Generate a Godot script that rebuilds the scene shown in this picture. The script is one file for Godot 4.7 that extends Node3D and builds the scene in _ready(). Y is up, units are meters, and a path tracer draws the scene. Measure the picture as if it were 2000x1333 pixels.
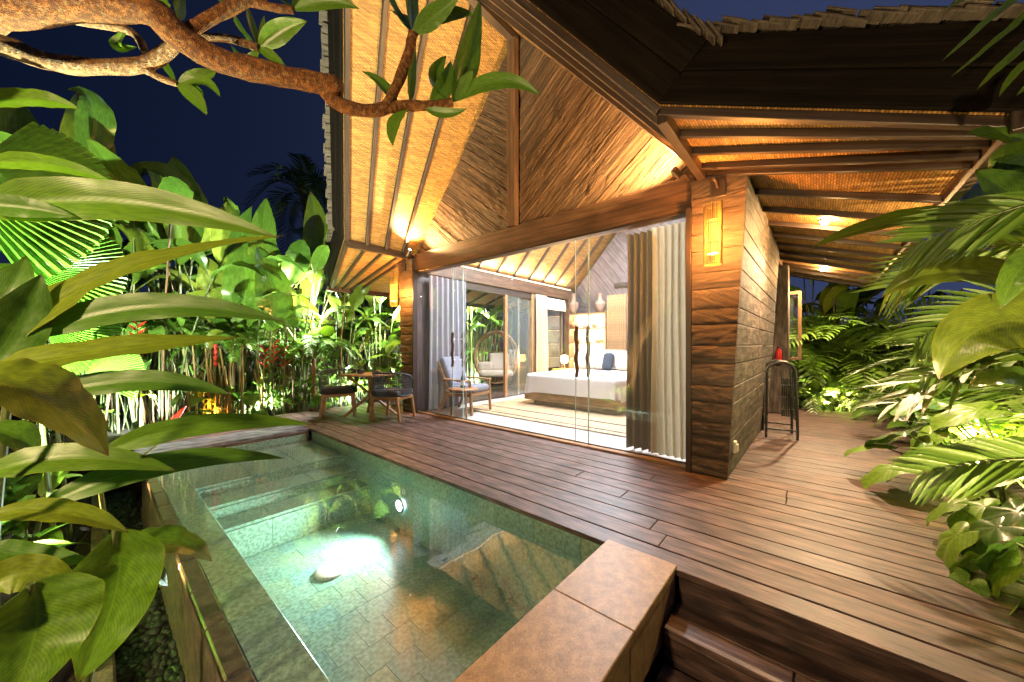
extends Node3D
# Night view of a thatched garden villa with a plunge pool. x runs along the glass front, y is up, depth into the villa is -z.

const FOCAL := 700.0      # pixels of the 2000 x 1333 photograph
const TURN := 40.6        # degrees between the view and the depth of the villa
const EYE := 1.25         # metres above the deck
const RX := -3.33         # ridge
const RY := 5.78
const FACE := 3.88        # depth of the glass front

var T := {}               # textures
var M := {}               # materials
var used := {}
var rng := RandomNumberGenerator.new()


func V(x: float, y: float, d: float) -> Vector3:
	return Vector3(x, y, -d)


func ray(px: float, py: float) -> Vector3:
	var a := deg_to_rad(TURN)
	var u := (px - 1000.0) / FOCAL
	return V(-sin(a) + cos(a) * u, (675.0 - py) / FOCAL, cos(a) + sin(a) * u)


func at(px: float, py: float, t: float) -> Vector3:      # a point t metres in front of the eye
	return Vector3(0, EYE, 0) + ray(px, py) * t


func on_floor(px: float, py: float, y := 0.0) -> Vector3:
	var r := ray(px, py)
	return Vector3(0, EYE, 0) + r * ((y - EYE) / r.y)


func lin(r: float, g: float, b: float, a := 1.0) -> Color:
	var c := Color(r, g, b).linear_to_srgb()
	c.a = a
	return c


func _ready() -> void:
	rng.seed = 7
	set_view()
	set_lamps()
	make_textures()
	make_materials()
	build_ground()
	build_pool()
	build_deck()
	build_villa()
	build_room()
	build_terrace()
	build_left_garden()
	build_right_garden()
	build_near_leaves()
	build_frangipani()
	build_garden_lamps()


func set_view() -> void:
	var cam := Camera3D.new()
	cam.name = "camera"
	cam.projection = Camera3D.PROJECTION_FRUSTUM
	cam.near = 0.05
	cam.far = 400.0
	cam.size = 2.0 * 0.05 * 666.5 / FOCAL
	cam.frustum_offset = Vector2(0, 0.05 * 8.5 / FOCAL)
	cam.position = Vector3(0, EYE, 0)
	cam.rotation.y = deg_to_rad(TURN)
	add_child(cam)
	cam.current = true
	var env := Environment.new()
	env.background_mode = Environment.BG_SKY
	var sky := Sky.new()
	var pano := PanoramaSkyMaterial.new()
	pano.panorama = night_sky()
	sky.sky_material = pano
	env.sky = sky
	env.background_energy_multiplier = 1.0
	env.tonemap_mode = Environment.TONE_MAPPER_LINEAR
	env.tonemap_exposure = 1.72
	env.sdfgi_enabled = true
	env.ssao_enabled = true
	env.ssil_enabled = true
	var we := WorldEnvironment.new()
	we.name = "night"
	we.environment = env
	add_child(we)
	var moon := DirectionalLight3D.new()
	moon.name = "moonlight"
	moon.light_energy = 0.02
	moon.light_color = Color(0.75, 0.83, 1.0)
	moon.light_angular_distance = 0.5
	moon.shadow_enabled = true
	moon.rotation_degrees = Vector3(-50, 160, 0)
	add_child(moon)


func night_sky() -> Texture2D:
	# night air: deep navy, paler towards the town beyond the eaves
	var w := 256
	var h := 128
	var im := Image.create(w, h, false, Image.FORMAT_RGBF)
	for y in h:
		var up := (0.5 - (y + 0.5) / h) * PI
		for x in w:
			var a := (x + 0.5) / w * TAU - PI            # the middle of the picture looks along +z
			var k := 0.5 - 0.5 * cos(a - 0.75)
			k = k * k * (3.0 - 2.0 * k)
			var c := Vector3(0.0012, 0.0030, 0.0105).lerp(Vector3(0.018, 0.025, 0.060), k)
			c *= 1.0 + 0.25 * exp(-absf(up) * 3.0)
			im.set_pixel(x, y, Color(c.x, c.y, c.z))
	return ImageTexture.create_from_image(im)


# ---------------------------------------------------------------- lamps: numbers of the light that each fitting gives
var L := {}


func set_lamps() -> void:
	L = {
		"gable": 11.0, "pendant": 3.4, "downlight": 8.0, "pool": 8.5, "cove": 12.0, "ridge": 85.0, "shelf": 3.5, "bedside": 2.0, "trench": 8.0,
		"garden": 9.0, "flood": 27.0, "garden_near": 70.0, "garden_warm": 24.0, "post": 6.5,
	}


# ---------------------------------------------------------------- nodes
func numbered(called: String) -> String:
	var n: int = used.get(called, 0)
	used[called] = n + 1
	return called if n == 0 else "%s_%03d" % [called, n]


func thing(called: String, label: String, category: String, pos := Vector3.ZERO, turn := 0.0, group := "") -> Node3D:
	var o := Node3D.new()
	o.name = numbered(called)
	add_child(o)
	o.position = pos
	o.rotation.y = turn
	tag(o, label, category, group)
	return o


func tag(o: Node, label: String, category: String, group := "", kind := "") -> void:
	if label:
		o.set_meta("label", label)
	if category:
		o.set_meta("category", category)
	if group:
		o.set_meta("group", group)
	if kind:
		o.set_meta("kind", kind)


func part(called: String, mesh: Mesh, m: Material, parent: Node3D, pos := Vector3.ZERO, basis := Basis()) -> MeshInstance3D:
	var o := MeshInstance3D.new()
	o.name = called
	o.mesh = mesh
	if m:
		o.material_override = m
	o.transform = Transform3D(basis, pos)
	parent.add_child(o, true)
	return o


func joint(called: String, parent: Node3D, pos := Vector3.ZERO) -> Node3D:
	var o := Node3D.new()
	o.name = called
	o.position = pos
	parent.add_child(o, true)
	return o


func structure(called: String, label := "") -> Node3D:
	var o := Node3D.new()
	o.name = numbered(called)
	add_child(o)
	o.set_meta("kind", "structure")
	if label:
		o.set_meta("label", label)
	return o


func copy(root: Node3D, pos: Vector3, turn := 0.0, label := "") -> Node3D:
	var r: Node3D = root.duplicate()
	r.name = numbered(String(root.get_meta("base_name", root.name)))
	add_child(r)
	r.position = pos
	r.rotation.y = turn
	if label:
		r.set_meta("label", label)
	return r


# ---------------------------------------------------------------- meshes
func tool() -> SurfaceTool:
	var st := SurfaceTool.new()
	st.begin(Mesh.PRIMITIVE_TRIANGLES)
	return st


func done(st: SurfaceTool, smooth := false, m: Material = null) -> ArrayMesh:
	if smooth:
		st.index()
	st.generate_normals()
	if m:
		st.set_material(m)
	return st.commit()


func quad(st: SurfaceTool, a: Vector3, b: Vector3, c: Vector3, d: Vector3, ua := Vector2.ZERO, ub := Vector2.ZERO, uc := Vector2.ZERO, ud := Vector2.ZERO) -> void:
	for k in [[a, ua], [b, ub], [c, uc], [a, ua], [c, uc], [d, ud]]:
		st.set_uv(k[1])
		st.add_vertex(k[0])


# a box with chamfered edges; uv in metres, u along its longest side
func add_box(st: SurfaceTool, size: Vector3, c := 0.004, xf := Transform3D(), off := Vector2.ZERO) -> void:
	var h := size / 2.0
	c = minf(c, minf(h.x, minf(h.y, h.z)) * 0.9)
	var long := size.max_axis_index()
	var uv := func(p: Vector3, axis: int) -> Vector2:
		var rest := [0, 1, 2]
		rest.erase(axis)
		var a: int = rest[0]
		var b: int = rest[1]
		if b == long:
			a = rest[1]
			b = rest[0]
		return Vector2(p[a], p[b] + axis * 0.37) + off
	st.set_smooth_group(-1)
	var put := func(ps: Array, axis: int) -> void:
		for i in range(1, ps.size() - 1):
			for p in [ps[0], ps[i], ps[i + 1]]:
				st.set_uv(uv.call(p, axis))
				st.add_vertex(xf * p)
	for axis in 3:
		var a := (axis + 1) % 3
		var b := (axis + 2) % 3
		for s in [-1.0, 1.0]:
			var ps := []
			for k in [[-1, -1], [1, -1], [1, 1], [-1, 1]]:
				var p := Vector3.ZERO
				p[axis] = h[axis] * s
				p[a] = (h[a] - c) * k[0]
				p[b] = (h[b] - c) * k[1]
				ps.append(p)
			if s > 0:
				ps.reverse()
			put.call(ps, axis)
		if c <= 0.0:
			continue
		for s in [-1.0, 1.0]:          # the edges that run along this axis
			for t in [-1.0, 1.0]:
				var ps := []
				for k in [[0, -1], [1, -1], [1, 1], [0, 1]]:
					var p := Vector3.ZERO
					p[axis] = (h[axis] - c) * k[1]
					p[a] = (h[a] - (0.0 if k[0] == 0 else c)) * s
					p[b] = (h[b] - (c if k[0] == 0 else 0.0)) * t
					ps.append(p)
				if s * t < 0:
					ps.reverse()
				put.call(ps, a)
	if c > 0.0:
		for sx in [-1.0, 1.0]:
			for sy in [-1.0, 1.0]:
				for sz in [-1.0, 1.0]:
					var s := Vector3(sx, sy, sz)
					var ps := [(h - Vector3(0, c, c)) * s, (h - Vector3(c, 0, c)) * s, (h - Vector3(c, c, 0)) * s]
					if sx * sy * sz < 0:
						ps.reverse()
					put.call(ps, 1)


func box(x: float, y: float, z: float, c := 0.004) -> ArrayMesh:
	var st := tool()
	add_box(st, Vector3(x, y, z), c, Transform3D(), Vector2(rng.randf() * 9.0, rng.randf() * 9.0))
	return done(st)


# a squared timber from a to b: w across, h along the given up
func timber(a: Vector3, b: Vector3, w: float, h: float, up := Vector3.UP, c := 0.004) -> ArrayMesh:
	var st := tool()
	add_timber(st, a, b, w, h, up, c)
	return done(st)


func add_timber(st: SurfaceTool, a: Vector3, b: Vector3, w: float, h: float, up := Vector3.UP, c := 0.004) -> void:
	var x := (b - a).normalized()
	var z := x.cross(up).normalized()
	add_box(st, Vector3(a.distance_to(b), h, w), c, Transform3D(Basis(x, z.cross(x), z), (a + b) / 2.0), Vector2(rng.randf() * 9.0, rng.randf() * 9.0))


# a round bar through points
func add_tube(st: SurfaceTool, pts: Array, radii: Array, sides := 8, rough := 0.0, caps := true) -> void:
	var n := pts.size()
	var rings := []
	var side := Vector3.ZERO
	var run := 0.0
	for i in n:
		var dir: Vector3 = (pts[mini(i + 1, n - 1)] - pts[maxi(i - 1, 0)]).normalized()
		if side == Vector3.ZERO:
			side = dir.cross(Vector3.UP if absf(dir.y) < 0.9 else Vector3.RIGHT).normalized()
		side = (side - dir * side.dot(dir)).normalized()
		var other := dir.cross(side)
		if i > 0:
			run += (pts[i] as Vector3).distance_to(pts[i - 1])
		var ring := []
		var r: float = radii[mini(i, radii.size() - 1)]
		for k in sides + 1:
			var a := TAU * (k % sides) / sides
			var rr := r * (1.0 + rough * sin(k % sides * 12.9 + i * 7.3) * cos(k % sides * 3.1 - i * 5.7))
			ring.append([pts[i] + (side * cos(a) + other * sin(a)) * rr, Vector2(run, float(k) / sides * TAU * r)])
		rings.append(ring)
	st.set_smooth_group(1)
	for i in n - 1:
		for k in sides:
			quad(st, rings[i][k][0], rings[i + 1][k][0], rings[i + 1][k + 1][0], rings[i][k + 1][0], rings[i][k][1], rings[i + 1][k][1], rings[i + 1][k + 1][1], rings[i][k + 1][1])
	if caps:
		st.set_smooth_group(-1)
		for e in [0, n - 1]:
			for k in sides:
				for p in [pts[e], rings[e][k][0], rings[e][k + 1][0]]:
					st.set_uv(Vector2(p.x, p.z))
					st.add_vertex(p)


func tube(pts: Array, radii: Array, sides := 8, rough := 0.0) -> ArrayMesh:
	var st := tool()
	add_tube(st, pts, radii, sides, rough)
	return done(st)


# a turned shape: profile of (radius, height)
func add_lathe(st: SurfaceTool, profile: Array, sides := 20, centre := Vector3.ZERO, group := 1) -> void:
	st.set_smooth_group(group)
	for i in profile.size() - 1:
		var p: Vector2 = profile[i]
		var q: Vector2 = profile[i + 1]
		for k in sides:
			var a := TAU * k / sides
			var b := TAU * (k + 1) / sides
			quad(st, centre + Vector3(cos(a) * p.x, p.y, sin(a) * p.x), centre + Vector3(cos(b) * p.x, p.y, sin(b) * p.x), centre + Vector3(cos(b) * q.x, q.y, sin(b) * q.x), centre + Vector3(cos(a) * q.x, q.y, sin(a) * q.x), Vector2(a, p.y), Vector2(b, p.y), Vector2(b, q.y), Vector2(a, q.y))


func lathe(profile: Array, sides := 20, smooth := true) -> ArrayMesh:
	var st := tool()
	add_lathe(st, profile, sides, Vector3.ZERO, 1 if smooth else -1)
	return done(st)


# a flat outline (in the x, y of the frame) with thickness along -z of the frame; uv in metres turned by an angle
func add_slab(st: SurfaceTool, poly: PackedVector2Array, frame: Transform3D, thick: float, grain := 0.0, off := Vector2.ZERO) -> void:
	var tri := Geometry2D.triangulate_polygon(poly)
	st.set_smooth_group(-1)
	for z in [0.0, -thick]:
		for i in tri.size():
			var p := poly[tri[i if z == 0.0 else tri.size() - 1 - i]]
			st.set_uv(p.rotated(-grain) + off)
			st.add_vertex(frame * Vector3(p.x, p.y, z))
	for i in poly.size():
		var p := poly[i]
		var q := poly[(i + 1) % poly.size()]
		var u := p.rotated(-grain) + off
		var w := q.rotated(-grain) + off
		quad(st, frame * Vector3(p.x, p.y, 0), frame * Vector3(p.x, p.y, -thick), frame * Vector3(q.x, q.y, -thick), frame * Vector3(q.x, q.y, 0), u, u + Vector2(0, thick), w + Vector2(0, thick), w)


func slab(poly: PackedVector2Array, frame: Transform3D, thick: float, grain := 0.0) -> ArrayMesh:
	var st := tool()
	add_slab(st, poly, frame, thick, grain, Vector2(rng.randf() * 5.0, rng.randf() * 5.0))
	return done(st)


# a rough-hewn board: its front face is a displaced grid with fibres running at an angle
func rough_board(w: float, h: float, t: float, amp: float, slant: float, skew_top := 0.0) -> ArrayMesh:
	var n := FastNoiseLite.new()
	n.seed = rng.randi()
	n.frequency = 1.0
	n.fractal_octaves = 3
	var nx := 26
	var ny := 12
	var st := tool()
	var off := Vector2(rng.randf() * 7.0, rng.randf() * 7.0)
	var pt := func(i: int, j: int) -> Array:
		var u := float(i) / nx
		var v := float(j) / ny
		var x := (u - 0.5) * w + u * v * skew_top
		var y := (v - 0.5) * h
		var c := x * cos(slant) + y * sin(slant)
		var s := -x * sin(slant) + y * cos(slant)
		var z := n.get_noise_2d(c * 5.0, s * 42.0) * amp + n.get_noise_2d(c * 3.0 + 40.0, s * 14.0) * amp * 1.2
		var edge := minf(minf(v, 1.0 - v) * 7.0, 1.0)
		z = z * edge - (1.0 - edge) * amp * 1.3
		return [Vector3(x, y, z), Vector2(c, s) + off]
	st.set_smooth_group(1)
	for i in nx:
		for j in ny:
			var a: Array = pt.call(i, j)
			var b: Array = pt.call(i, j + 1)
			var c: Array = pt.call(i + 1, j + 1)
			var d: Array = pt.call(i + 1, j)
			quad(st, a[0], b[0], c[0], d[0], a[1], b[1], c[1], d[1])
	st.set_smooth_group(-1)
	for i in nx:
		for j in [0, ny]:
			var a: Array = pt.call(i, j)
			var b: Array = pt.call(i + 1, j)
			quad(st, a[0], b[0], b[0] - Vector3(0, 0, t), a[0] - Vector3(0, 0, t), a[1], b[1], b[1], a[1])
	for j in ny:
		for i in [0, nx]:
			var a: Array = pt.call(i, j)
			var b: Array = pt.call(i, j + 1)
			quad(st, a[0], b[0], b[0] - Vector3(0, 0, t), a[0] - Vector3(0, 0, t), a[1], b[1], b[1], a[1])
	return done(st)


# ---------------------------------------------------------------- textures
func noise_image(w: int, h: int, freq: float, octaves: int, seed_: int, kind := FastNoiseLite.TYPE_SIMPLEX_SMOOTH) -> Image:
	var n := FastNoiseLite.new()
	n.seed = seed_
	n.noise_type = kind
	n.frequency = freq
	n.fractal_octaves = octaves
	return n.get_seamless_image(w, h)


func grey_texture(w: int, h: int, f: Callable) -> ImageTexture:
	var data := PackedByteArray()
	data.resize(w * h)
	for y in h:
		for x in w:
			data[y * w + x] = clampi(int(255.0 * f.call(x, y)), 0, 255)
	return ImageTexture.create_from_image(Image.create_from_data(w, h, false, Image.FORMAT_L8, data))


func color_texture(w: int, h: int, f: Callable) -> ImageTexture:
	var im := Image.create(w, h, false, Image.FORMAT_RGB8)
	for y in h:
		for x in w:
			im.set_pixel(x, y, f.call(x, y))
	return ImageTexture.create_from_image(im)


func make_textures() -> void:
	# wood: u along the grain
	var a := noise_image(48, 512, 0.09, 3, 1)
	a.resize(512, 512, Image.INTERPOLATE_CUBIC)
	var b := noise_image(24, 512, 0.018, 3, 2)
	b.resize(512, 512, Image.INTERPOLATE_CUBIC)
	var c := noise_image(256, 256, 0.02, 4, 3)
	c.resize(512, 512, Image.INTERPOLATE_CUBIC)
	var dk := noise_image(256, 256, 0.07, 2, 17).get_data()
	var da := a.get_data()
	var db := b.get_data()
	var dc := c.get_data()
	T.grain = grey_texture(512, 512, func(x, y):
		var k: int = y * 512 + x
		var v := 0.76 + 0.32 * (da[k] / 255.0 - 0.5) + 0.30 * (db[k] / 255.0 - 0.5) + 0.25 * (dc[k] / 255.0 - 0.5)
		return clampf(v, 0.2, 1.0))
	T.weathered = grey_texture(512, 512, func(x, y):
		var k: int = y * 512 + x
		var fine: float = da[k] / 255.0
		var patch: float = dc[k] / 255.0
		var v := 0.72 + 0.42 * (fine - 0.5) + 0.75 * (patch - 0.5) * (0.5 + fine)
		var spot_: float = dk[(y / 2) * 256 + (x / 6) % 256] / 255.0
		v -= 0.55 * clampf((spot_ - 0.80) * 9.0, 0.0, 1.0)
		return clampf(v, 0.12, 1.0))
	# fibres of dried palm leaf: long, sharp strands
	var e := noise_image(32, 512, 0.16, 2, 5)
	e.resize(512, 512, Image.INTERPOLATE_CUBIC)
	var de := e.get_data()
	T.fibre = grey_texture(512, 512, func(x, y):
		var k: int = y * 512 + x
		var ridge := 1.0 - absf(de[k] / 255.0 - 0.5) * 3.2
		return clampf(0.5 + 0.3 * ridge + 0.3 * (db[k] / 255.0 - 0.5) + 0.2 * (da[k] / 255.0 - 0.5), 0.15, 1.0))
	# split-bamboo matting: thin reeds along u, stitched across
	var g := noise_image(32, 256, 0.2, 2, 8)
	g.resize(256, 256, Image.INTERPOLATE_CUBIC)
	var dg := g.get_data()
	T.reed = grey_texture(256, 256, func(x, y):
		var reed: int = y / 8
		var inside := float(y % 8) / 8.0
		var v := 0.55 + 0.45 * sin(inside * PI)
		v *= 0.72 + 0.28 * fposmod(sin(reed * 12.9898 + (x / 64) * 4.1) * 43758.5, 1.0)
		var over = (x / 16 + reed) % 2 == 0
		v *= 1.0 if over else 0.86
		if x % 16 == 0:
			v *= 0.72
		return v * (0.8 + 0.4 * (dg[y * 256 + x] / 255.0)))
	# stone: speckle and blotches
	var s1 := noise_image(512, 512, 0.02, 5, 11)
	var s2 := noise_image(512, 512, 0.11, 3, 12)
	var s3 := noise_image(512, 512, 0.035, 2, 13, FastNoiseLite.TYPE_CELLULAR)
	var d1 := s1.get_data()
	var d2 := s2.get_data()
	var d3 := s3.get_data()
	T.stone = grey_texture(512, 512, func(x, y):
		var k: int = y * 512 + x
		return clampf(0.76 + 0.36 * (d1[k] / 255.0 - 0.5) + 0.32 * (d2[k] / 255.0 - 0.5), 0.1, 1.0))
	T.blotch = grey_texture(512, 512, func(x, y):
		var k: int = y * 512 + x
		var n1 := d1[k] / 255.0
		var vein := absf(fposmod(n1 * 5.0 + 0.25 * d2[k] / 255.0, 1.0) - 0.5) * 2.0
		var v := 0.80 + 0.14 * clampf(1.0 - vein * 3.5, 0.0, 1.0) + 0.26 * (n1 - 0.5) - 0.05 * clampf(vein * 3.0 - 2.0, 0.0, 1.0)
		return clampf(v + 0.07 * (d2[k] / 255.0 - 0.5), 0.15, 1.0))
	T.bark = color_texture(256, 256, func(x, y):
		var k: int = y * 1024 + x * 2
		var tone := Color(0.50, 0.34, 0.18).lerp(Color(0.78, 0.56, 0.30), clampf((d1[k] / 255.0 - 0.35) * 2.2, 0.0, 1.0))
		tone = tone.lerp(Color(0.22, 0.14, 0.08), clampf((d2[k] / 255.0 - 0.60) * 5.0, 0.0, 0.85))
		tone = tone.lerp(Color(0.74, 0.72, 0.62), clampf((d3[k] / 255.0 - 0.62) * 4.0, 0.0, 0.5))
		return tone)
	T.fine = grey_texture(512, 512, func(x, y):
		var k: int = y * 512 + x
		return clampf(0.8 + 0.4 * (d2[k] / 255.0 - 0.5) + 0.25 * (d1[k] / 255.0 - 0.5), 0.0, 1.0))
	T.cloth = grey_texture(64, 64, func(x, y):
		var over = (x / 4 + y / 4) % 2 == 0
		var v := sin((x % 4 + 0.5) / 4.0 * PI) if over else sin((y % 4 + 0.5) / 4.0 * PI)
		return 0.7 + 0.3 * v)
	# leaf blades: u across (midrib at 0.5), v from the base to the tip
	for k in [["paddle", 34.0, 22.0], ["broad", 13.0, 9.0], ["strap", 3.0, 60.0]]:
		var count: float = k[1]
		var slope: float = k[2]
		var name_: String = k[0]
		var vein := func(x: int, y: int) -> float:
			var u := (x + 0.5) / 256.0 - 0.5
			var v := (y + 0.5) / 512.0
			var s := v * count - absf(u) * slope * (0.7 + 0.3 * absf(u))
			if name_ == "strap":
				s = u * 46.0
			var f := absf(fposmod(s, 1.0) - 0.5) * 2.0
			return f
		T[name_] = color_texture(256, 512, func(x, y):
			var u = (x + 0.5) / 256.0 - 0.5
			var f: float = vein.call(x, y)
			var k2: int = y * 512 + x * 2
			var base := Color(0.80, 0.86, 0.62).lerp(Color(0.97, 1.0, 0.70), clampf(0.5 + (d1[k2] / 255.0 - 0.5) * 1.6, 0.0, 1.0))
			base = base.darkened(0.20 * pow(f, 6.0) + 0.10 * (1.0 - d2[k2] / 255.0))
			var vv = (y + 0.5) / 512.0
			base = base.lerp(Color(1.0, 0.92, 0.45), 0.7 * clampf((absf(u) - 0.470) * 60.0, 0.0, 1.0))
			base = base.lerp(Color(0.66, 0.46, 0.22), 0.8 * clampf((vv - 0.955 - 0.04 * (d1[k2] / 255.0 - 0.5)) * 40.0, 0.0, 1.0))
			var rib := clampf(1.0 - absf(u) / 0.022, 0.0, 1.0)
			base = base.lerp(Color(1.0, 1.0, 0.80), rib * 0.85)
			if d2[k2] > 226 and d1[k2] > 120:
				base = base.lerp(Color(0.62, 0.52, 0.30), 0.6)
			return base)
		T[name_ + "_relief"] = grey_texture(256, 512, func(x, y):
			var u = (x + 0.5) / 256.0 - 0.5
			var f: float = vein.call(x, y)
			return 0.5 + 0.4 * cos(f * PI) * (1.0 if name_ != "broad" else 1.0) - 0.0 + 0.5 * clampf(1.0 - absf(u) / 0.03, 0.0, 1.0) - 0.3)


func mat(called: String, c: Color, rough: float, tex := "", scale := Vector2.ONE, bump := 0.0, bump_tex := "") -> StandardMaterial3D:
	var m := StandardMaterial3D.new()
	m.resource_name = called
	m.albedo_color = c
	m.roughness = rough
	m.uv1_scale = Vector3(scale.x, scale.y, 1)
	if tex:
		m.albedo_texture = T[tex]
	if bump > 0.0:
		m.heightmap_enabled = true
		m.heightmap_texture = T[bump_tex if bump_tex else tex]
		m.heightmap_scale = bump
	M[called] = m
	return m


func world_mapped(m: StandardMaterial3D, scale: float) -> void:
	m.uv1_triplanar = true
	m.uv1_world_triplanar = true
	m.uv1_scale = Vector3(scale, scale, scale)


func glow(called: String, c: Color, energy: float) -> StandardMaterial3D:
	var m := mat(called, Color(1, 1, 1), 0.5)
	m.emission_enabled = true
	m.emission = c
	m.emission_energy_multiplier = energy
	return m


func leaf_mat(called: String, c: Color, tex: String, rough := 0.38, through := 0.5) -> StandardMaterial3D:
	var m := mat(called, c, rough, tex, Vector2.ONE, 0.025, tex + "_relief")
	m.backlight_enabled = true
	m.backlight = Color(through, through, through * 0.55)
	m.cull_mode = BaseMaterial3D.CULL_DISABLED
	return m


func make_materials() -> void:
	for k in 5:
		var f: float = [1.0, 0.80, 1.22, 0.9, 1.08][k]
		mat("deck%d" % k, lin(0.165 * f, 0.094 * f, 0.075 * f), [0.52, 0.46, 0.58, 0.5, 0.54][k], "weathered", Vector2(0.55, 2.4), 0.18)
		mat("hewn%d" % k, lin(0.16 * f, 0.098 * f, 0.062 * f), 0.7, "fibre", Vector2(0.9, 2.2), 0.5)
		mat("wall%d" % k, lin(0.18 * f, 0.138 * f, 0.108 * f), 0.65, "weathered", Vector2(0.5, 2.0), 0.4)
		mat("palm%d" % k, lin(0.235 * f, 0.130 * f, 0.066 * f), 0.75, "fibre", Vector2(0.5, 1.6), 0.5)
		mat("tile%d" % k, [lin(0.30, 0.47, 0.35), lin(0.27, 0.45, 0.34), lin(0.33, 0.49, 0.36), lin(0.28, 0.47, 0.39), lin(0.33, 0.47, 0.32)][k], 0.35, "stone", Vector2(2.3, 2.3), 0.05)
	mat("beam", lin(0.16, 0.085, 0.048), 0.45, "grain", Vector2(0.35, 1.6), 0.1)
	mat("rafter", lin(0.058, 0.032, 0.021), 0.5, "grain", Vector2(0.4, 2.0), 0.1)
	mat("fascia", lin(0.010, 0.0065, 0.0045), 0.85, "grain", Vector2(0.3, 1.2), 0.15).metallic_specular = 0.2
	mat("shingle", lin(0.16, 0.12, 0.09), 0.8, "fibre", Vector2(1.0, 2.0), 0.4)
	mat("reed", lin(0.56, 0.285, 0.075), 0.55, "reed", Vector2(1.6, 1.6), 0.35)
	mat("frame_dark", lin(0.03, 0.02, 0.016), 0.4)
	mat("teak", lin(0.46, 0.235, 0.10), 0.42, "grain", Vector2(0.8, 4.0), 0.05)
	mat("oak", lin(0.52, 0.30, 0.14), 0.4, "grain", Vector2(0.5, 2.4), 0.05)
	mat("shelf_wood", lin(0.5, 0.27, 0.11), 0.45, "grain", Vector2(0.5, 3.0), 0.05)
	mat("dark_wall", lin(0.16, 0.12, 0.12), 0.55, "grain", Vector2(0.4, 1.6), 0.1)
	mat("coping", lin(0.47, 0.285, 0.125), 0.5, "blotch", Vector2(1.2, 1.2), 0.02)
	mat("platform_cool_lit", lin(0.30, 0.30, 0.34), 0.45, "weathered", Vector2(0.55, 2.4), 0.15)  # deck wood greyed so the colour carries the cool light on it
	mat("unlit_rim", lin(0.13, 0.11, 0.08), 0.3, "stone", Vector2(1.5, 1.5), 0.1)  # dark tone stands for the shade beyond the pool light
	mat("plaster", lin(0.24, 0.19, 0.13), 0.8, "stone", Vector2(0.7, 0.7), 0.2)
	mat("concrete", lin(0.30, 0.25, 0.19), 0.85, "stone", Vector2(0.9, 0.9), 0.2)
	world_mapped(mat("soil", lin(0.045, 0.033, 0.022), 0.95, "stone", Vector2.ONE, 1.5), 0.8)
	for k in 3:
		mat("pebble%d" % k, [lin(0.018, 0.018, 0.019), lin(0.03, 0.03, 0.032), lin(0.05, 0.048, 0.045)][k], 0.45, "fine")
	for k in 3:
		world_mapped(mat("lava%d" % k, [lin(0.07, 0.064, 0.06), lin(0.10, 0.09, 0.08), lin(0.15, 0.13, 0.105)][k], 0.85, "stone", Vector2.ONE, 1.2), 1.6)
	mat("tatami", lin(0.62, 0.43, 0.24), 0.6, "grain", Vector2(0.6, 3.0), 0.03)
	world_mapped(mat("floor_stone", lin(0.62, 0.60, 0.57), 0.3, "fine", Vector2.ONE), 0.7)
	mat("white_cloth", lin(0.74, 0.70, 0.69), 0.85, "cloth", Vector2(60, 60), 0.02)
	mat("cushion_grey", lin(0.17, 0.18, 0.23), 0.9, "cloth", Vector2(40, 40), 0.04)
	mat("cushion_dark", lin(0.03, 0.032, 0.038), 0.9, "cloth", Vector2(40, 40), 0.04)
	mat("cushion_beige", lin(0.52, 0.43, 0.34), 0.9, "cloth", Vector2(40, 40), 0.04)
	mat("navy_cloth", lin(0.02, 0.03, 0.05), 0.9, "cloth", Vector2(50, 50), 0.03)
	for k in [["drape_grey", lin(0.34, 0.34, 0.40), 0.25], ["drape_taupe", lin(0.16, 0.12, 0.085), 0.15], ["drape_sheer", lin(0.62, 0.54, 0.37), 0.8]]:
		var m := mat(k[0], k[1], 0.9, "cloth", Vector2(50, 50), 0.02)
		m.backlight_enabled = true
		m.backlight = Color(k[2], k[2], k[2])
	mat("rope", lin(0.035, 0.04, 0.05), 0.8)
	mat("rattan", lin(0.45, 0.24, 0.10), 0.45, "grain", Vector2(1.0, 4.0), 0.03)
	mat("black_metal", lin(0.012, 0.012, 0.013), 0.35)
	mat("bronze", lin(0.10, 0.06, 0.04), 0.4).metallic = 0.6
	mat("steel", lin(0.5, 0.5, 0.5), 0.3).metallic = 1.0
	mat("red_paint", lin(0.42, 0.02, 0.02), 0.25)
	mat("cream", lin(0.66, 0.62, 0.52), 0.5)
	mat("clay", lin(0.42, 0.27, 0.2), 0.7, "stone", Vector2(2, 2))
	mat("driftwood", lin(0.16, 0.10, 0.07), 0.7, "grain", Vector2(1.0, 4.0), 0.3)
	mat("yellow_paint", lin(0.75, 0.36, 0.03), 0.5)
	mat("petal_orange", lin(0.75, 0.30, 0.02), 0.6)
	mat("bark", lin(0.56, 0.43, 0.25), 0.85, "bark", Vector2(3.0, 3.0), 1.6, "stone")
	mat("bark_white_lit", lin(0.52, 0.56, 0.60), 0.85, "bark", Vector2(3.0, 3.0), 1.6, "stone")  # same bark with the white light on these branches painted in
	mat("stalk", lin(0.16, 0.22, 0.06), 0.45, "grain", Vector2(0.6, 2.0))
	mat("stalk_brown", lin(0.24, 0.13, 0.05), 0.6, "grain", Vector2(0.6, 2.0))
	mat("bract", lin(0.50, 0.025, 0.012), 0.4)
	mat("bamboo_cane", lin(0.46, 0.33, 0.10), 0.4, "grain", Vector2(0.8, 2.0))
	var glass := mat("glass", Color(0.9, 1.0, 0.96, 0.03), 0.0)
	glass.transparency = BaseMaterial3D.TRANSPARENCY_ALPHA
	var edge := mat("glass_edge", lin(0.45, 0.62, 0.6), 0.15)
	edge.metallic_specular = 0.6
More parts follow.
